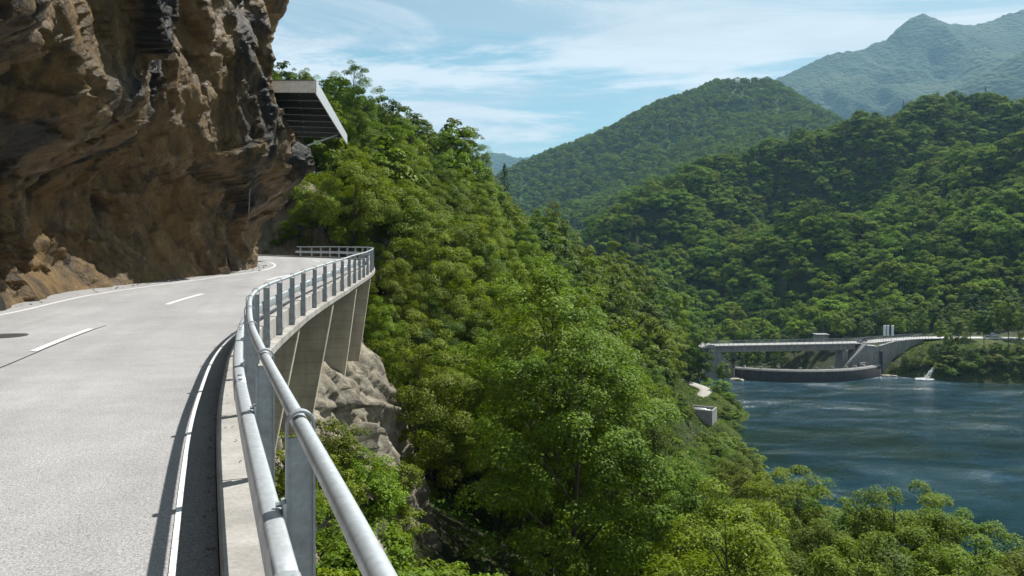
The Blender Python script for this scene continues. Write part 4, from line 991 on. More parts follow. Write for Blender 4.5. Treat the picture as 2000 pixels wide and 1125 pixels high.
def proto(kind, seed):
    """(crown mesh, trunk mesh, height, radius)"""
    if kind == 'near':
        H, R = 20, 4.3; c, cl = crown_mesh('crown', seed, H, R, 2.6, 135, 48000, .155, M['leaf'], (.13, .25), jit=.32); return c, trunk_mesh('trunk', seed, H, 3.6, .20, cl, 22), H, R
    if kind == 'bright':
        H, R = 12, 3.9; c, cl = crown_mesh('crown', seed, H, R, 2.2, 95, 30000, .15, M['leaf_bright'], (.14, .27), jit=.32); return c, trunk_mesh('trunk', seed, H, 2.2, .15, cl, 16), H, R
    if kind == 'mid':
        H, R = 17, 4.3; c, cl = crown_mesh('crown', seed, H, R, 1.8, 78, 9500, .36, M['leaf'], (.15, .27), jit=.24); return c, trunk_mesh('trunk', seed, H, 2.2, .2, cl, 8, 5), H, R
    if kind == 'far':
        H, R = 13, 4.8; c, cl = crown_mesh('crown', seed, H, R, 1.2, 30, 2400, .78, M['leaf_far'], (.26, .42), jit=.18); return c, trunk_mesh('trunk', seed, H, 1.2, .2, cl, 0, 5), H, R
    if kind == 'conifer':
        c, t_ = conifer_meshes(seed, 18, 3.2, 900, .55); return c, t_, 18, 3.2
    if kind == 'slim':
        H, R = 13, 2.9; c, cl = crown_mesh('crown', seed, H, R, 4.0, 60, 5200, .42, M['leaf'], (.18, .32)); return c, trunk_mesh('trunk', seed, H, 4.0, .13, cl, 12), H, R
    if kind == 'shrub':
        H, R = 3.0, 1.7; c, cl = crown_mesh('crown', seed, H, R, .2, 70, 7500, .13, M['leaf'], (.16, .30), .6, .5); return c, trunk_mesh('stem', seed, H, .3, .035, cl, 22, 5), H, R
    if kind == 'shrub_bright':
        H, R = 3.0, 1.7; c, cl = crown_mesh('crown', seed, H, R, .2, 70, 7500, .12, M['leaf_bright'], (.16, .30), .6, .5); return c, trunk_mesh('stem', seed, H, .3, .03, cl, 22, 5), H, R
PR = {k: [proto(k, 10*n+s) for s in range(cnt)] for n, (k, cnt) in enumerate((('near', 5), ('bright', 3), ('mid', 4), ('far', 4), ('conifer', 2), ('slim', 2), ('shrub', 2), ('shrub_bright', 2)))}
SRC = {}
def plant(kind, name, label, cat, group, x, y, z, h, w=None, rz=None, var=None):
    """one tree or shrub of its own, height h, crown width factor w"""
    k = int(rng.integers(len(PR[kind]))) if var is None else var
    c, t_, H, R = PR[kind][k]
    root = thing(name, label, cat, (x, y, z), float(rng.uniform(0, 6.28)) if rz is None else rz, group)
    s = h/H; w = float(rng.uniform(.9, 1.15)) if w is None else w
    root.scale = (s*w, s*w, s)
    a = bpy.data.objects.new('trunk' if 'shrub' not in kind else 'stem', t_); COL.objects.link(a); a.parent = root
    b = bpy.data.objects.new('crown', c); COL.objects.link(b); b.parent = root
    SRC.setdefault((kind, k), b)
    return root

# how high the near wood may reach in the picture
ENV = np.array([(300,100),(590,112),(650,106),(690,105),(740,120),(780,148),(830,200),(900,235),(945,272),(958,330),(1000,402),(1030,420),(1078,385),(1110,432),(1180,442),(1240,482),(1300,522),(1350,562),(1378,605),(1386,670),(1388,738),(1396,835),(1460,852),(1480,886),(1600,892),(1660,945),(1700,935),(1760,902),(1850,942),(1930,988),(2000,1016),(2300,1080)], float)
def env(u): return np.interp(u, ENV[:, 0], ENV[:, 1])
placed = []
def free(x, y, r):
    return all((x-a)**2+(y-b)**2 > (r+c)**2*.30 for a, b, c in placed)
gN = 'trees on the steep wooded slope below the road'; gL = 'trees on the hillside beyond the bend'; gS = 'trees on the spur above the lake'
CAND = []
def try_tree(x, y, kind, hmin, hmax, wide=1.0):
    z = float(znear(np.array([x]), np.array([y]))[0])
    if z < -43.6: return
    H, R = PR[kind][0][2:]
    h = rng.uniform(hmin, hmax); u = 1000+x/y*F
    for _ in range(14):
        r_ = R*h/H; du = .8*r_/y*F
        lim = max(env(u)-4, env(u-du)-26-du*.35, env(u+du)-26-du*.35)
        if HZ-(z+h)/y*F >= lim: break
        h *= .93
    if h < hmin*.55 or HZ-(z+h)/y*F < lim: return
    r_ = R*h/H
    if y < 206 and u+r_/y*F > 1332 and u-r_/y*F < 1470 and HZ-(z+h)/y*F < 838: return
    if y > 206 and u+r_/y*F > 1338 and u-r_/y*F < 1400 and HZ-z/y*F > 742: return
    if not free(x, y, r_): return
    placed.append((x, y, r_)); CAND.append((kind, x, y, z-.3, h, wide*float(rng.uniform(.80, 1.08) if kind != 'conifer' else 1.0)))
def recolour(root, tone):
    for c in root.children:
        if c.name.startswith('crown'):
            c.material_slots[0].link = 'OBJECT'; c.material_slots[0].material = M[tone]
TONES = (('leaf_dark', 'dark green'), ('leaf', 'mid green'), ('leaf_bright', 'yellow green'))
def describe(u, v, d, h, tone, kind, across=False):
    """label for one tree of the woods from its look and what it stands beside"""
    size = 'low' if h < 11.5 else 'tall' if h > 15 else 'medium'
    w = 'conifer' if kind == 'conifer' else 'tree'
    if across:
        where = ('behind the left half of the dam bridge' if u < 1520 else 'behind the right half of the dam bridge' if u < 1680 else 'behind the white flags' if u < 1790 else 'behind the big round bank tree' if u < 1900 else 'behind the silver car')
        row = 'front-row' if d < 318 else 'second-row' if d < 332 else 'higher-up'
    elif d < 75:
        where = ('beside the rock face below the railing' if u < 900 else 'left of the gravel path slope' if u < 1180 else 'below the concrete basin' if u < 1420 else 'in front of the lake' if u < 1720 else 'in front of the glittering water')
        row = 'front-row' if d < 36 else 'second-row' if d < 46 else 'third-row' if d < 58 else 'fourth-row'
    elif u < 960 and v < 340:
        where = 'behind the metal canopy' if u < 720 else 'on the hillside skyline' if v < env(u)+40 else 'just below the hillside skyline'
        row = 'cliff-side' if u < 770 else 'mid-slope' if u < 860 else 'conifer-side'
    elif u < 1010:
        where = ('above the far bend of the railing' if u < 800 else 'on the slope below the dark conifer' if v < 420 else 'low on the slope beyond the rock face')
        row = 'front-row' if d < 90 else 'second-row' if d < 105 else 'third-row' if d < 125 else 'rear-row'
    else:
        where = ('on the spur crest' if v < env(u)+45 else 'on the spur left of its crest' if u < 1130 else 'on the spur facing the road' if u < 1270 else 'on the spur above the gravel path')
        row = 'front-row' if d < 100 else 'second-row' if d < 125 else 'third-row' if d < 150 else 'rear-row'
    return f'{size} {tone.replace(" ", "-")} {row} {w} {where}'
def sort_out():
    """copies that would read alike are told apart by their order from left to right"""
    by = {}
    for o in bpy.data.objects:
        if o.get('label') and o.parent is None: by.setdefault(o['label'], []).append(o)
    bpy.context.view_layer.update()
    for lb, os_ in by.items():
        if len(os_) < 2: continue
        os_.sort(key=lambda o: o.location.x/max(o.location.y, 1))
        n = len(os_); num = {2: 'two', 3: 'three', 4: 'four', 5: 'five', 6: 'six', 7: 'seven', 8: 'eight', 9: 'nine'}.get(n, 'many')
        for i, o in enumerate(os_):
            w = 'leftmost' if i == 0 else 'rightmost' if i == n-1 else ('middle' if n == 3 else ('second', 'third', 'fourth', 'fifth', 'sixth', 'seventh', 'eighth', 'ninth', 'tenth', 'eleventh', 'twelfth', 'thirteenth', 'fourteenth', 'fifteenth', 'sixteenth')[min(i-1, 14)])
            o['label'] = f'{w} of {num}: {lb}'

# trees that stand out one by one
def hand(u, v, d, h, kind, name, label, cat, group, w=1.0, z=None, var=None):
    """tree whose top is at photo point (u, v), d metres away"""
    p = P(u, v, d); placed.append((p[0], p[1], PR[kind][0][3]*h/PR[kind][0][2]*w)); return plant(kind, name, label, cat, group, p[0], p[1], p[2]-h if z is None else z, h, w, None, var)
hand(985, 316, 172, 17, 'conifer', 'conifer_tree', 'dark pointed conifer at the right end of the hillside skyline', 'tree', None, 1.1)
hand(1078, 378, 150, 17, 'near', 'deciduous_tree', 'tall tree poking above the wooded spur below the dark conifer', 'tree', None, .75)
hand(1750, 896, 34, 17, 'near', 'deciduous_tree', 'tallest bright tree rising against the lake in the lower right', 'tree', None, .8)
hand(1560, 888, 40, 16, 'near', 'deciduous_tree', 'broad tree whose top meets the lake just right of the concrete basin', 'tree', None, 1.0)
hand(1900, 965, 33, 15, 'near', 'deciduous_tree', 'low spreading tree in front of the glittering water at the right edge', 'tree', None, .95)
hand(690, 285, 76, 14, 'bright', 'deciduous_tree', 'bright yellow green tree right under the far end of the metal canopy', 'tree', None, 1.0)
hand(615, 345, 84, 11, 'bright', 'deciduous_tree', 'yellow green tree between the cliff nose and the canopy tree', 'tree', None, 1.0)
hand(770, 330, 80, 15, 'bright', 'deciduous_tree', 'bright loose tree above the end of the railing', 'tree', None, 1.1)
hand(860, 335, 84, 17, 'near', 'deciduous_tree', 'large tree in the middle of the slope right of the bend', 'tree', None, 1.1)
hand(815, 590, 47, 17, 'near', 'deciduous_tree', 'large dark tree standing just right of the rock face under the viaduct', 'tree', None, 1.0)
hand(765, 470, 58, 13, 'near', 'deciduous_tree', 'tree just right of the far end of the railing', 'tree', None, .9)
hand(735, 560, 50, 11, 'near', 'deciduous_tree', 'small shaded tree under the far end of the viaduct', 'tree', None, .9)
hand(690, 100, 104, 17, 'near', 'deciduous_tree', 'topmost tree of the hillside skyline beside the cliff', 'tree', None, 1.0)
hand(925, 236, 140, 18, 'near', 'deciduous_tree', 'round tree at the lower end of the hillside skyline before the conifer', 'tree', None, 1.0)

for k, (u, v, d) in enumerate([(1378,610,232),(1352,570,225),(1328,545,214),(1300,525,204),(1270,505,196),(1240,485,188),(1345,640,212),(1312,600,200),(1210,465,180),(1362,668,236)]):
    p = P(u-14, v, d); g_ = float(znear(np.array([p[0]]), np.array([p[1]]))[0])
    recolour(hand(u-14, v, d, p[2]-g_, 'mid', 'deciduous_tree', describe(u, v, d, p[2]-g_, TONES[k % 3][1], 'mid'), 'tree', 'trees along the outer edge of the spur', .72, z=g_-.3), TONES[k % 3][0])
for k, (u, v, d) in enumerate([(1480,890,46),(1525,893,43),(1600,895,42),(1645,940,38),(1700,938,36),(1805,925,37),(1850,948,34),(1950,1002,32),(1995,1020,30),(1680,985,31),(1600,960,33),(1500,960,36),(1880,1015,28),(1780,1000,29),(1430,870,48),(1740,1040,26),(1940,1060,26)]):
    ti = (1, 2, 1, 0)[k % 4]; h_ = (15, 17, 14, 16)[k % 4]
    recolour(hand(u, v, d, h_, 'near', 'deciduous_tree', describe(u, v, d, h_, TONES[ti][1], 'near'), 'tree', gN, .95), TONES[ti][0])
for _ in range(2600):
    y = rng.uniform(23, 75); x = rng.uniform(-8, 50); D = float(sdist(np.array([x]), np.array([y]))[0])
    if D < 9 or abs(x/y) > .8: continue
    try_tree(x, y, 'near' if rng.random() < .88 else 'bright', 16, 24)
for _ in range(2600):
    y = rng.uniform(74, 165); x = rng.uniform(-75, 30); D = float(sdist(np.array([x]), np.array([y]))[0])
    if x/y < -.40 or -x > 45: continue
    if D < 12 and y < 82: continue
    try_tree(x, y, ('near' if y < 110 else 'mid') if rng.random() < .88 else 'slim' if rng.random() < .6 else 'conifer', 12, 20)
for _ in range(2600):
    y = rng.uniform(75, 262); x = rng.uniform(-10, 76)
    if math.hypot(x-51, y-209) < 9 or math.hypot(x-tank.location.x, y-tank.location.y) < 8: continue
    try_tree(x, y, 'mid' if rng.random() < .9 else 'slim' if rng.random() < .5 else 'conifer', 12, 20)
WOOD_REST = []
CAND.sort(key=lambda c: -c[4]/c[2])
for n_, (kind, x, y, z, h, w) in enumerate(CAND):
    if n_ >= 205: WOOD_REST.append((x, y, z, h, False)); continue
    D = float(sdist(np.array([x]), np.array([y]))[0]); u, v = 1000+x/y*F, HZ-(z+h)/y*F
    pb_ = (.22, .64, .14) if y < 75 and u > 900 else (.34, .54, .12) if y < 75 else (.12, .45, .43) if (u < 1000 and v > 300) else (.30, .58, .12)
    ti = int(rng.choice(3, p=pb_))
    if kind == 'conifer': plant(kind, 'conifer_tree', describe(u, v, y, h, 'dark', kind), 'tree', 'conifers among the trees on the near slopes', x, y, z, h, w); continue
    t = plant(kind, 'deciduous_tree', describe(u, v, y, h, TONES[ti][1], kind), 'tree', gN if y < 75 else gL if D < 15 else gS, x, y, z, h, w)
    recolour(t, TONES[ti][0])

for k in range(150):
    y = rng.uniform(140, 204); x = rng.uniform(34, 52); z = float(znear(np.array([x]), np.array([y]))[0]); u, v = 1000+x/y*F, HZ-z/y*F
    if z < -44 or u > 1352 and v < 838 or u > 1460 or u < 1285 or math.hypot(x-tank.location.x, y-tank.location.y) < 6 or math.hypot(x-51, y-209) < 8: continue
    h = rng.uniform(2.2, 4.5)
    if HZ-(z+h)/y*F < (832 if u > 1345 else 745) or not free(x, y, 1.2): continue
    placed.append((x, y, 1.2)); ti = int(rng.choice(3, p=(.3, .5, .2)))
    recolour(plant('mid', 'shrub', ('low ' if h < 3.2 else 'tall ')+TONES[ti][1]+' shrub on the slope beside the concrete basin', 'shrub', 'shrubs beside the concrete basin', x, y, z-.3, h, 1.3), TONES[ti][0])
def near_rock_z(x, y):
    return float(znear(np.array([x]), np.array([y]))[0])
# shrubs on the rock below the railing
shr = [(560,830,22,2.6),(640,800,25,2.6),(640,870,19,2.4),(700,835,20,2.6),(765,850,21,2.3),(720,900,16,2.6),(660,960,14,2.4),(770,960,17,2.4),(700,1010,13.5,2.6),(780,1040,15,2.4),(640,1060,11,2.0),(800,1090,14,2.2),(575,930,16,2.0),(880,1060,18,2.6),(960,1090,20,3.0)]
UNDER = bvh(bpy.data.objects['rock_face_below_road'])
BANK = bvh(bpy.data.objects['rock_bank'])
FARS = bvh(bpy.data.objects['far_slope'])
lbs = ['by the foot of the piers', 'in front of the pale rock', 'behind the nearest railing post', 'in the middle of the ledge', 'on the outer edge of the ledge']
for k, (u, v, d, h) in enumerate(shr):
    v += 55 if v < 900 else 20; h *= .85
    c = onto(UNDER, u, v+h*.5/d*F); p = P(u, v, d)
    if c is None or not (d*.55 < c[1] < d*1.9): c = np.array((p[0], p[1], p[2]-h)); h_ = h
    else: h_ = h
    side = lbs[0] if u < 620 else lbs[1] if v < 860 else lbs[2] if u < 690 else lbs[3] if u < 770 else lbs[4]
    plant('shrub' if k % 3 else 'shrub_bright', 'shrub', ('mid green' if k % 3 else 'yellow green')+(' leafy shrub ' if v < 950 else ' overhanging shrub ')+side, 'shrub', 'shrubs on the rock ledge below the railing', c[0], c[1], c[2]-.35, h_, 1.1)
# greenery on the rock bank beyond the bend
for k, (u, v, d, h) in enumerate([(560,455,77,1.6),(585,440,79,2.6),(610,415,80,3.4),(640,420,82,4),(668,440,80,3.4),(600,468,76,1.2),(545,470,76,.9),(690,455,78,3),(532,385,84,3),(560,370,86,4)]):
    p = P(u, v, d); c = onto(BANK, u, v+h*.5/d*F)
    if c is None: c = p-np.array((0, 0, h))
    plant('shrub_bright' if k % 2 else 'shrub', 'shrub', ('yellow green' if k % 2 else 'mid green')+(' low tuft' if h < 2 else ' shrub')+' on the rock bank '+('beside the cliff nose' if u < 575 else 'behind the end of the railing' if u < 620 else 'above the far railing'), 'shrub', 'shrubs on the rock bank beyond the bend', c[0], c[1]-.2, c[2]-.2, h, 1.2)
# far bank
hand(1412, 706, 214, 8.6, 'slim', 'deciduous_tree', 'small single tree on the grassy point beside the gravel path', 'tree', None, 1.1, z=-39.9)
hand(1872, 612, 276, 15, 'mid', 'deciduous_tree', 'big dark round tree on the far bank beside the lakeside road', 'tree', None, 1.0)
hand(1922, 600, 274, 17.5, 'slim', 'deciduous_tree', 'slim pale tree on the far bank in front of the silver car', 'tree', None, 1.0)
hand(1970, 580, 274, 20, 'slim', 'deciduous_tree', 'slim tall tree on the far bank right of the silver car', 'tree', None, .9)
for k, (u, v, d, h) in enumerate([(1770,700,270,3.5),(1785,712,268,3),(1800,690,274,3.5),(1815,705,269,3.2),(1830,684,272,4.5),(1850,700,266,4.0),(1762,722,267,2.2),(1838,715,263,3),(1870,700,264,4.4),(1890,712,262,4),(1915,705,262,4.5),(1940,700,263,4.5),(1965,708,261,4.5),(1990,702,262,4.5),(2010,715,260,5),(1905,690,266,3),(1985,725,257,3),(1860,725,261,3),(1400,765,215,2.2),(1425,775,208,2.5),(1440,795,200,2.4),(1430,815,193,2.6),(1445,778,206,2),(1415,795,196,2),(1345,755,222,5),(1395,725,236,6),(1420,745,232,3),(1438,790,199,2.2),(1425,805,196,1.8),(1420,790,200,1.6),(1433,770,207,1.8),(1405,812,191,1.8),(1440,805,196,2.4),(1395,780,203,1.3),(1442,770,208,2.2),(1408,745,220,1.6),(1416,830,188,2.2),(1436,825,190,2.4),(1425,760,214,2.0)]):
    p = P(u, v, d); c = onto(FARS, u, v+h*.55/d*F)
    if u < 1500: c = np.array((p[0], p[1], max(float(zshelf(np.array([p[0]]), np.array([p[1]]))[0]), near_rock_z(p[0], p[1]), -45.5)))
    elif c is None or abs(c[1]-d) > 25: c = np.array((p[0], p[1], p[2]-h))
    wh = 'on the grassy point by the gravel path' if u < 1460 else 'at the foot of the retaining wall' if u < 1795 else 'above the white water jet' if u < 1850 else 'under the big round bank tree' if u < 1900 else 'on the bank below the slim trees'
    tone = TONES[(0, 1, 1, 2)[k % 4]]
    recolour(plant('shrub' if k % 2 else 'mid', 'shrub', ('low ' if h < 3 else 'tall ')+tone[1]+(' rounded' if k % 2 else ' spreading')+' shrub '+wh, 'shrub', 'shrubs along the lake bank', c[0], c[1], c[2]-.3, h, 1.5), tone[0])
for k, (u, v, d, h) in enumerate([(1768,690,273,6),(1790,700,271,5.5),(1822,690,271,6.5),(1845,685,270,6),(1868,690,268,6.5),(1895,700,265,6),(1920,695,266,5.5),(1945,690,267,6.5),(1972,698,265,6),(1995,690,266,7),(1885,712,261,5),(1955,712,260,5.5),(2020,700,264,7)]):
    p = P(u, v, d); tone = TONES[(0, 1, 0)[k % 3]]
    wh = 'beside the retaining wall' if u < 1800 else 'above the white water jet' if u < 1850 else 'under the big round bank tree' if u < 1900 else 'on the bank below the slim trees'
    recolour(plant('mid', 'shrub', 'large '+tone[1]+' bush '+wh, 'shrub', 'shrubs along the lake bank', p[0], p[1], float(zhillA(np.array([p[0]]), np.array([p[1]]))[0])-.3, h, 1.25), tone[0])
for k in range(46):
    x = 136+k*1.75+rng.uniform(-1, 1); y = float(np.interp(x, [134, 141, 147, 154, 172, 210], [269, 268, 260.5, 257, 254, 250]))+rng.uniform(.6, 5.5); h = rng.uniform(2.2, 4.2); u = 1000+x/y*F
    if u > 2040: break
    if abs(u-1815) < 22: continue
    tone = TONES[int(rng.choice(3, p=(.6, .35, .05)))]
    wh = 'at the foot of the retaining wall' if u < 1795 else 'above the white water jet' if u < 1850 else 'under the big round bank tree' if u < 1900 else 'at the waterline below the slim trees'
    recolour(plant('mid', 'shrub', ('low ' if h < 3 else 'tall ')+tone[1]+' bushy shrub '+wh, 'shrub', 'shrubs along the lake bank', x, y, float(zhillA(np.array([x]), np.array([y]))[0])-.4, h, 1.35), tone[0])

for k, (u, v, d, h, kd) in enumerate([(1836,640,283,10,'mid'),(1895,618,288,13,'mid'),(1950,610,296,15,'slim'),(1990,600,290,15,'mid'),(1852,650,272,9,'slim'),(2005,640,272,10,'mid')]):
    p = P(u, v, d); z_ = float(zhillA(np.array([p[0]]), np.array([p[1]]))[0]); ti = (2, 1, 2, 1, 1, 2)[k]
    recolour(plant(kd, 'deciduous_tree', TONES[ti][1]+(' slender' if kd == 'slim' else ' full')+' tree on the far bank '+('left of the big round bank tree' if u < 1870 else 'just left of the silver car' if u < 1930 else 'right of the silver car'), 'tree', 'trees along the far bank', p[0], p[1], z_-.3, h, 1.0), TONES[ti][0])
# slope across the lake: nearest trees as things, the rest as one wood
gA = 'trees at the foot of the slope across the lake'; lA = 'leafy green tree at the foot of the wooded slope across the lake'
pa = []
for gxx in np.arange(60, 560, 7.4):
    for gyy in np.arange(298, 720, 7.4):
        pa.append((gxx+rng.uniform(-3, 3), gyy+rng.uniform(-3, 3)))
pa = np.array(pa); za = zhillA(pa[:, 0], pa[:, 1]); ua = 1000+pa[:, 0]/pa[:, 1]*F
ok = (ua > 1080) & (ua < 2120) & (pa[:, 1] > np.where(ua > 1700, 303, 305))
pa, za, ua = pa[ok], za[ok], ua[ok]
order = np.argsort(pa[:, 1]); pa, za, ua = pa[order], za[order], ua[order]
dens = fbm(np.stack([pa[:, 0]*.03, pa[:, 1]*.03, np.zeros(len(pa))], 1), 3)
nind = 0; rest = []
for (x, y), z, u, dn in zip(pa, za, ua, dens):
    con = rng.random() < (.30 if 1350 < u < 1620 and y < 430 else .04)
    h = rng.uniform(8, 16.5)*(1.2 if con else 1)*(1+.25*dn)
    if y < 312: h *= .62
    if nind < 72 and 1385 < u < 2030:
        nind += 1
        if con: plant('conifer', 'conifer_tree', describe(u, 0, y, h, 'dark', 'conifer', True), 'tree', 'conifers across the lake', x, y, z-.5, h, 1.0)
        else:
            ti = int(rng.choice(3, p=(.4, .5, .1)))
            recolour(plant('mid', 'deciduous_tree', describe(u, 0, y, h, TONES[ti][1], 'mid', True), 'tree', gA, x, y, z-.8, h, float(rng.uniform(.85, 1.15))), TONES[ti][0])
    else: rest.append((x, y, z-1, h, con))

def forest(name, pts, label, cat, pk_='far'):
    """one object: a point cloud of crowns drawn through geometry nodes"""
    kinds = [(pk_, 0), (pk_, 1), (pk_, 2), (pk_, 3), ('conifer', 0)]
    V = np.array([p[:3] for p in pts], np.float32); me = bpy.data.meshes.new(name)
    me.vertices.add(len(V)); me.vertices.foreach_set('co', V.ravel())
    idx = np.array([4 if p[4] else int(rng.integers(4)) for p in pts], np.int32)
    H = np.array([PR[k][v][2] for k, v in kinds])[idx]; s = np.array([p[3] for p in pts])/H
    at = me.attributes.new('pick', 'INT', 'POINT'); at.data.foreach_set('value', idx)
    sc = np.stack([s*rng.uniform(.9, 1.35, len(s)), s*rng.uniform(.9, 1.35, len(s)), s], 1).astype(np.float32)
    at = me.attributes.new('size', 'FLOAT_VECTOR', 'POINT'); at.data.foreach_set('vector', sc.ravel())
    rt = np.zeros((len(s), 3), np.float32); rt[:, 2] = rng.uniform(0, 6.28, len(s))
    at = me.attributes.new('turn', 'FLOAT_VECTOR', 'POINT'); at.data.foreach_set('vector', rt.ravel())
    o = link(name, me); ng = bpy.data.node_groups.new(name, 'GeometryNodeTree')
    ng.interface.new_socket('Geometry', in_out='INPUT', socket_type='NodeSocketGeometry'); ng.interface.new_socket('Geometry', in_out='OUTPUT', socket_type='NodeSocketGeometry')
    N, L = ng.nodes, ng.links; gi = N.new('NodeGroupInput'); go = N.new('NodeGroupOutput'); jn = N.new('GeometryNodeJoinGeometry')
    def att(nm, ty):
        a = N.new('GeometryNodeInputNamedAttribute'); a.data_type = ty; a.inputs[0].default_value = nm; return a.outputs[0]
    pk, sz, tu = att('pick', 'INT'), att('size', 'FLOAT_VECTOR'), att('turn', 'FLOAT_VECTOR')
    for k, key in enumerate(kinds):
        oi = N.new('GeometryNodeObjectInfo'); oi.transform_space = 'ORIGINAL'; oi.inputs['As Instance'].default_value = False
        oi.inputs['Object'].default_value = SRC[key]
        cp = N.new('FunctionNodeCompare'); cp.data_type = 'INT'; cp.operation = 'EQUAL'; L.new(pk, cp.inputs[2]); cp.inputs[3].default_value = k
        ip = N.new('GeometryNodeInstanceOnPoints'); L.new(gi.outputs[0], ip.inputs['Points']); L.new(cp.outputs[0], ip.inputs['Selection'])
        L.new(oi.outputs['Geometry'], ip.inputs['Instance']); L.new(tu, ip.inputs['Rotation']); L.new(sz, ip.inputs['Scale']); L.new(ip.outputs[0], jn.inputs[0])
    L.new(jn.outputs[0], go.inputs[0]); md = o.modifiers.new('forest', 'NODES'); md.node_group = ng
    return tag(o, label, cat, kind='stuff')
# a few far crowns as things so that the wood has its models in the scene
for k in range(4):
    x, y, z, h, _ = rest[40+k*3]
    plant('far', 'deciduous_tree', describe(1000+x/y*F, 0, y, h, 'mid green', 'far', True), 'tree', gA, x, y, z, h, 1.0, None, k)
if ('conifer', 0) not in SRC: plant('conifer', 'conifer_tree', 'dark conifer among the trees at the foot of the slope across the lake', 'tree', 'conifers across the lake', 95, 340, float(zhillA(np.array([95.]), np.array([340.]))[0]), 18, 1.0, None, 0)
rest = [p for k, p in enumerate(rest) if k not in (40, 43, 46, 49)]
forest('spur_wood', WOOD_REST, 'the farther trees of the dense wood on the spur and hillside', 'wood', 'mid')
forest('forest', rest, 'dense green wood covering the slope across the lake', 'forest')
pb = []
for gxx in np.arange(-250, 1250, 11.0):
    for gyy in np.arange(800, 1640, 12.0):
        u = 1000+gxx/gyy*F
        if 930 < u < 1760: pb.append((gxx+rng.uniform(-5, 5), gyy+rng.uniform(-5, 5)))
pb = np.array(pb); zb_ = zhillB(pb[:, 0], pb[:, 1])
ub_ = 1000+pb[:, 0]/pb[:, 1]*F; vb_ = HZ-zb_/pb[:, 1]*F
clear = (np.abs(ub_-1435) < 34) & (vb_ > 176) & (vb_ < 196) & (rng.random(len(pb)) < .45)
forest('hill_forest', [(x, y, z-1.5, rng.uniform(9, 17), rng.random() < .03) for (x, y), z, c_ in zip(pb, zb_, clear) if not c_], 'green wood covering the round hill in the middle distance', 'forest')

def scatter(name, label, pts, nrm, size, mat, wid, up=1.0):
    """many small leaves or blades standing on the ground, one object"""
    r = np.random.default_rng(len(pts)); n = len(pts)
    q = r.normal(0, .6, (n, 3))+np.asarray(nrm); q /= np.linalg.norm(q, axis=1)[:, None]
    V, Fq = leaf_quads(np.asarray(pts), q, size, r, wid); me = np_mesh(name, V, Fq); me.materials.append(mat)
    return tag(link(name, me), label, name.replace('_', ' '), kind='stuff')
r_ = np.random.default_rng(77)
n_ = 90000; x = r_.uniform(-20, 62, n_); y = r_.uniform(16, 235, n_); D = sdist(x, y)
k_ = (D > 5) & (D < 62) & (x/y < .75); x, y = x[k_], y[k_]; z = znear(x, y); k_ = z > -44.6; x, y, z = x[k_], y[k_], z[k_]
cl_ = fbm(np.stack([x*.35, y*.35, z*0], 1), 3); hgt = r_.uniform(0, 1, len(x))*np.clip(.7+1.6*cl_, .1, 2.2)
scatter('undergrowth', 'low leafy undergrowth covering the ground of the steep wood', np.stack([x, y, z+hgt], 1), (0, 0, .7), .42, M['leaf_dark'], .6)
n_ = 42000; x = r_.uniform(132, 215, n_); y = r_.uniform(250, 290, n_); z = zhillA(x, y); k_ = (z > -44.6) & (z < -35.2) & (np.hypot(x-136, y-283) > 9); x, y, z = x[k_], y[k_], z[k_]
cl_ = fbm(np.stack([x*.3, y*.3, z*0], 1), 3); k_ = r_.uniform(-.5, .9, len(x)) < cl_+.35; x, y, z, cl_ = x[k_], y[k_], z[k_], cl_[k_]
scatter('long_grass', 'rough long grass on the far bank below the lakeside road', np.stack([x, y, z+r_.uniform(0, .8, len(x))*np.clip(.5+cl_, .15, 1.5)], 1), (.3, -.5, .2), .5, M['leaf'], .45)
n_ = 26000; x = r_.uniform(33, 66, n_); y = r_.uniform(176, 240, n_); z = np.maximum(zshelf(x, y), znear(x, y)); dp = np.min(np.hypot(x[:, None]-pth[:, 0], y[:, None]-pth[:, 1]), 1)
k_ = (z > -44.8) & (dp > 1.9) & (np.hypot(x-tank.location.x, y-tank.location.y) > 3.9); x, y, z = x[k_], y[k_], z[k_]
cl_ = fbm(np.stack([x*.4, y*.4, z*0], 1), 3)
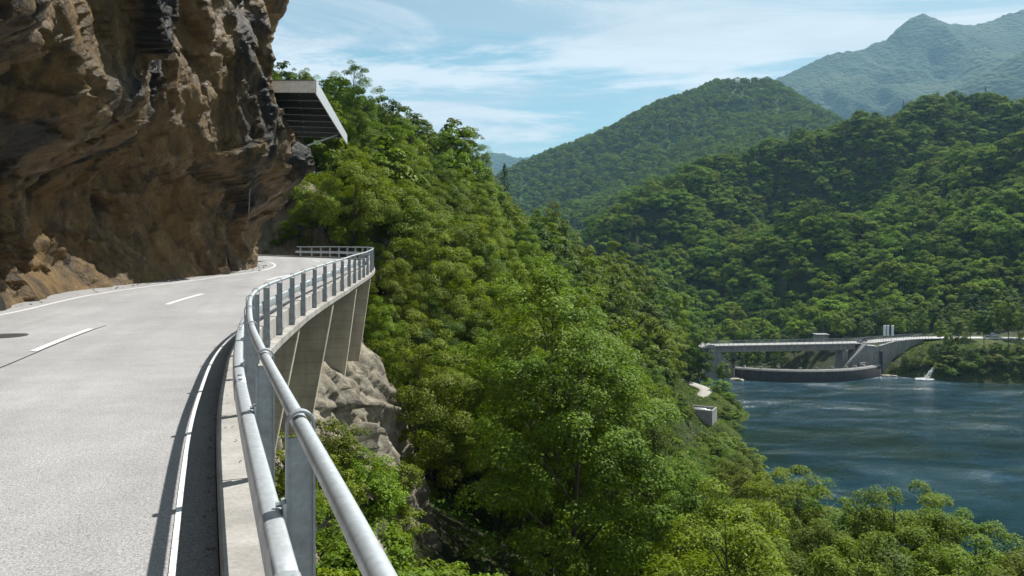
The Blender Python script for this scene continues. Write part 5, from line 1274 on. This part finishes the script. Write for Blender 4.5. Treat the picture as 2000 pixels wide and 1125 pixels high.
scatter('shore_grass', 'tufted green grass on the point around the gravel path', np.stack([x, y, z+r_.uniform(0, .6, len(x))*np.clip(.5+1.2*cl_, .1, 1.6)], 1), (.3, -.5, .3), .36, M['leaf_bright'], .45)
V = []
for k in range(260):
    sx = r_.uniform(4, 40); p, tn, o = at_s(sx+s_near(.38, 0)-4); of = -.30-abs(r_.normal(0, .05)) if r_.random() < .7 else r_.uniform(-.28, -.08)
    V.append((p[0]+o[0]*of, p[1]+o[1]*of, p[2]-ROADH+(.010 if of < -.295 else .103)))
scatter('leaf_litter', 'dry leaves and grit lying along the kerb below the railing', V, (0, 0, 3), .035, m_plain('dry_leaf', (.07, .045, .025), .9), .4)
mb = MB()
for k in range(220):
    i = int(r_.integers(30, len(SS)-20)); f_ = r_.uniform(); a = LINE[i, 3:5]; v_ = LINE[i, :2]-a; v_ /= np.linalg.norm(v_)
    c = a+v_*(r_.normal(-.30, .18)); q = abs(r_.normal(0, .05))+.015
    d_ = r_.normal(size=(5, 3)); d_ /= np.linalg.norm(d_, axis=1)[:, None]; d_[:, 2] *= .6
    mb.add([(c[0]+e[0]*q, c[1]+e[1]*q, zroad(i)+.3*q+e[2]*q) for e in d_], [(0, 1, 2), (0, 2, 3), (0, 3, 4), (0, 4, 1), (1, 2, 4), (2, 3, 4)])
tag(mb.build('rubble', M['rock_pale']), 'small fallen stones along the foot of the cliff beside the road', 'rubble', kind='stuff')
sort_out()
# ---------------------------------------------------------------- air
hz = MB().box((-2100, -520, -76.2), (5400, 6400, 1420)).build('haze', None)
hm = bpy.data.materials.new('haze'); hm.use_nodes = True; t_ = hm.node_tree
for n in list(t_.nodes): t_.nodes.remove(n)
ho = t_.nodes.new('ShaderNodeOutputMaterial'); pv = t_.nodes.new('ShaderNodeVolumePrincipled')
pv.inputs['Color'].default_value = (0.42, 0.72, 1.0, 1); pv.inputs['Density'].default_value = 0.000066; pv.inputs['Anisotropy'].default_value = 0.15
t_.links.new(pv.outputs[0], ho.inputs['Volume']); hz.data.materials.append(hm); hz['kind'] = 'stuff'
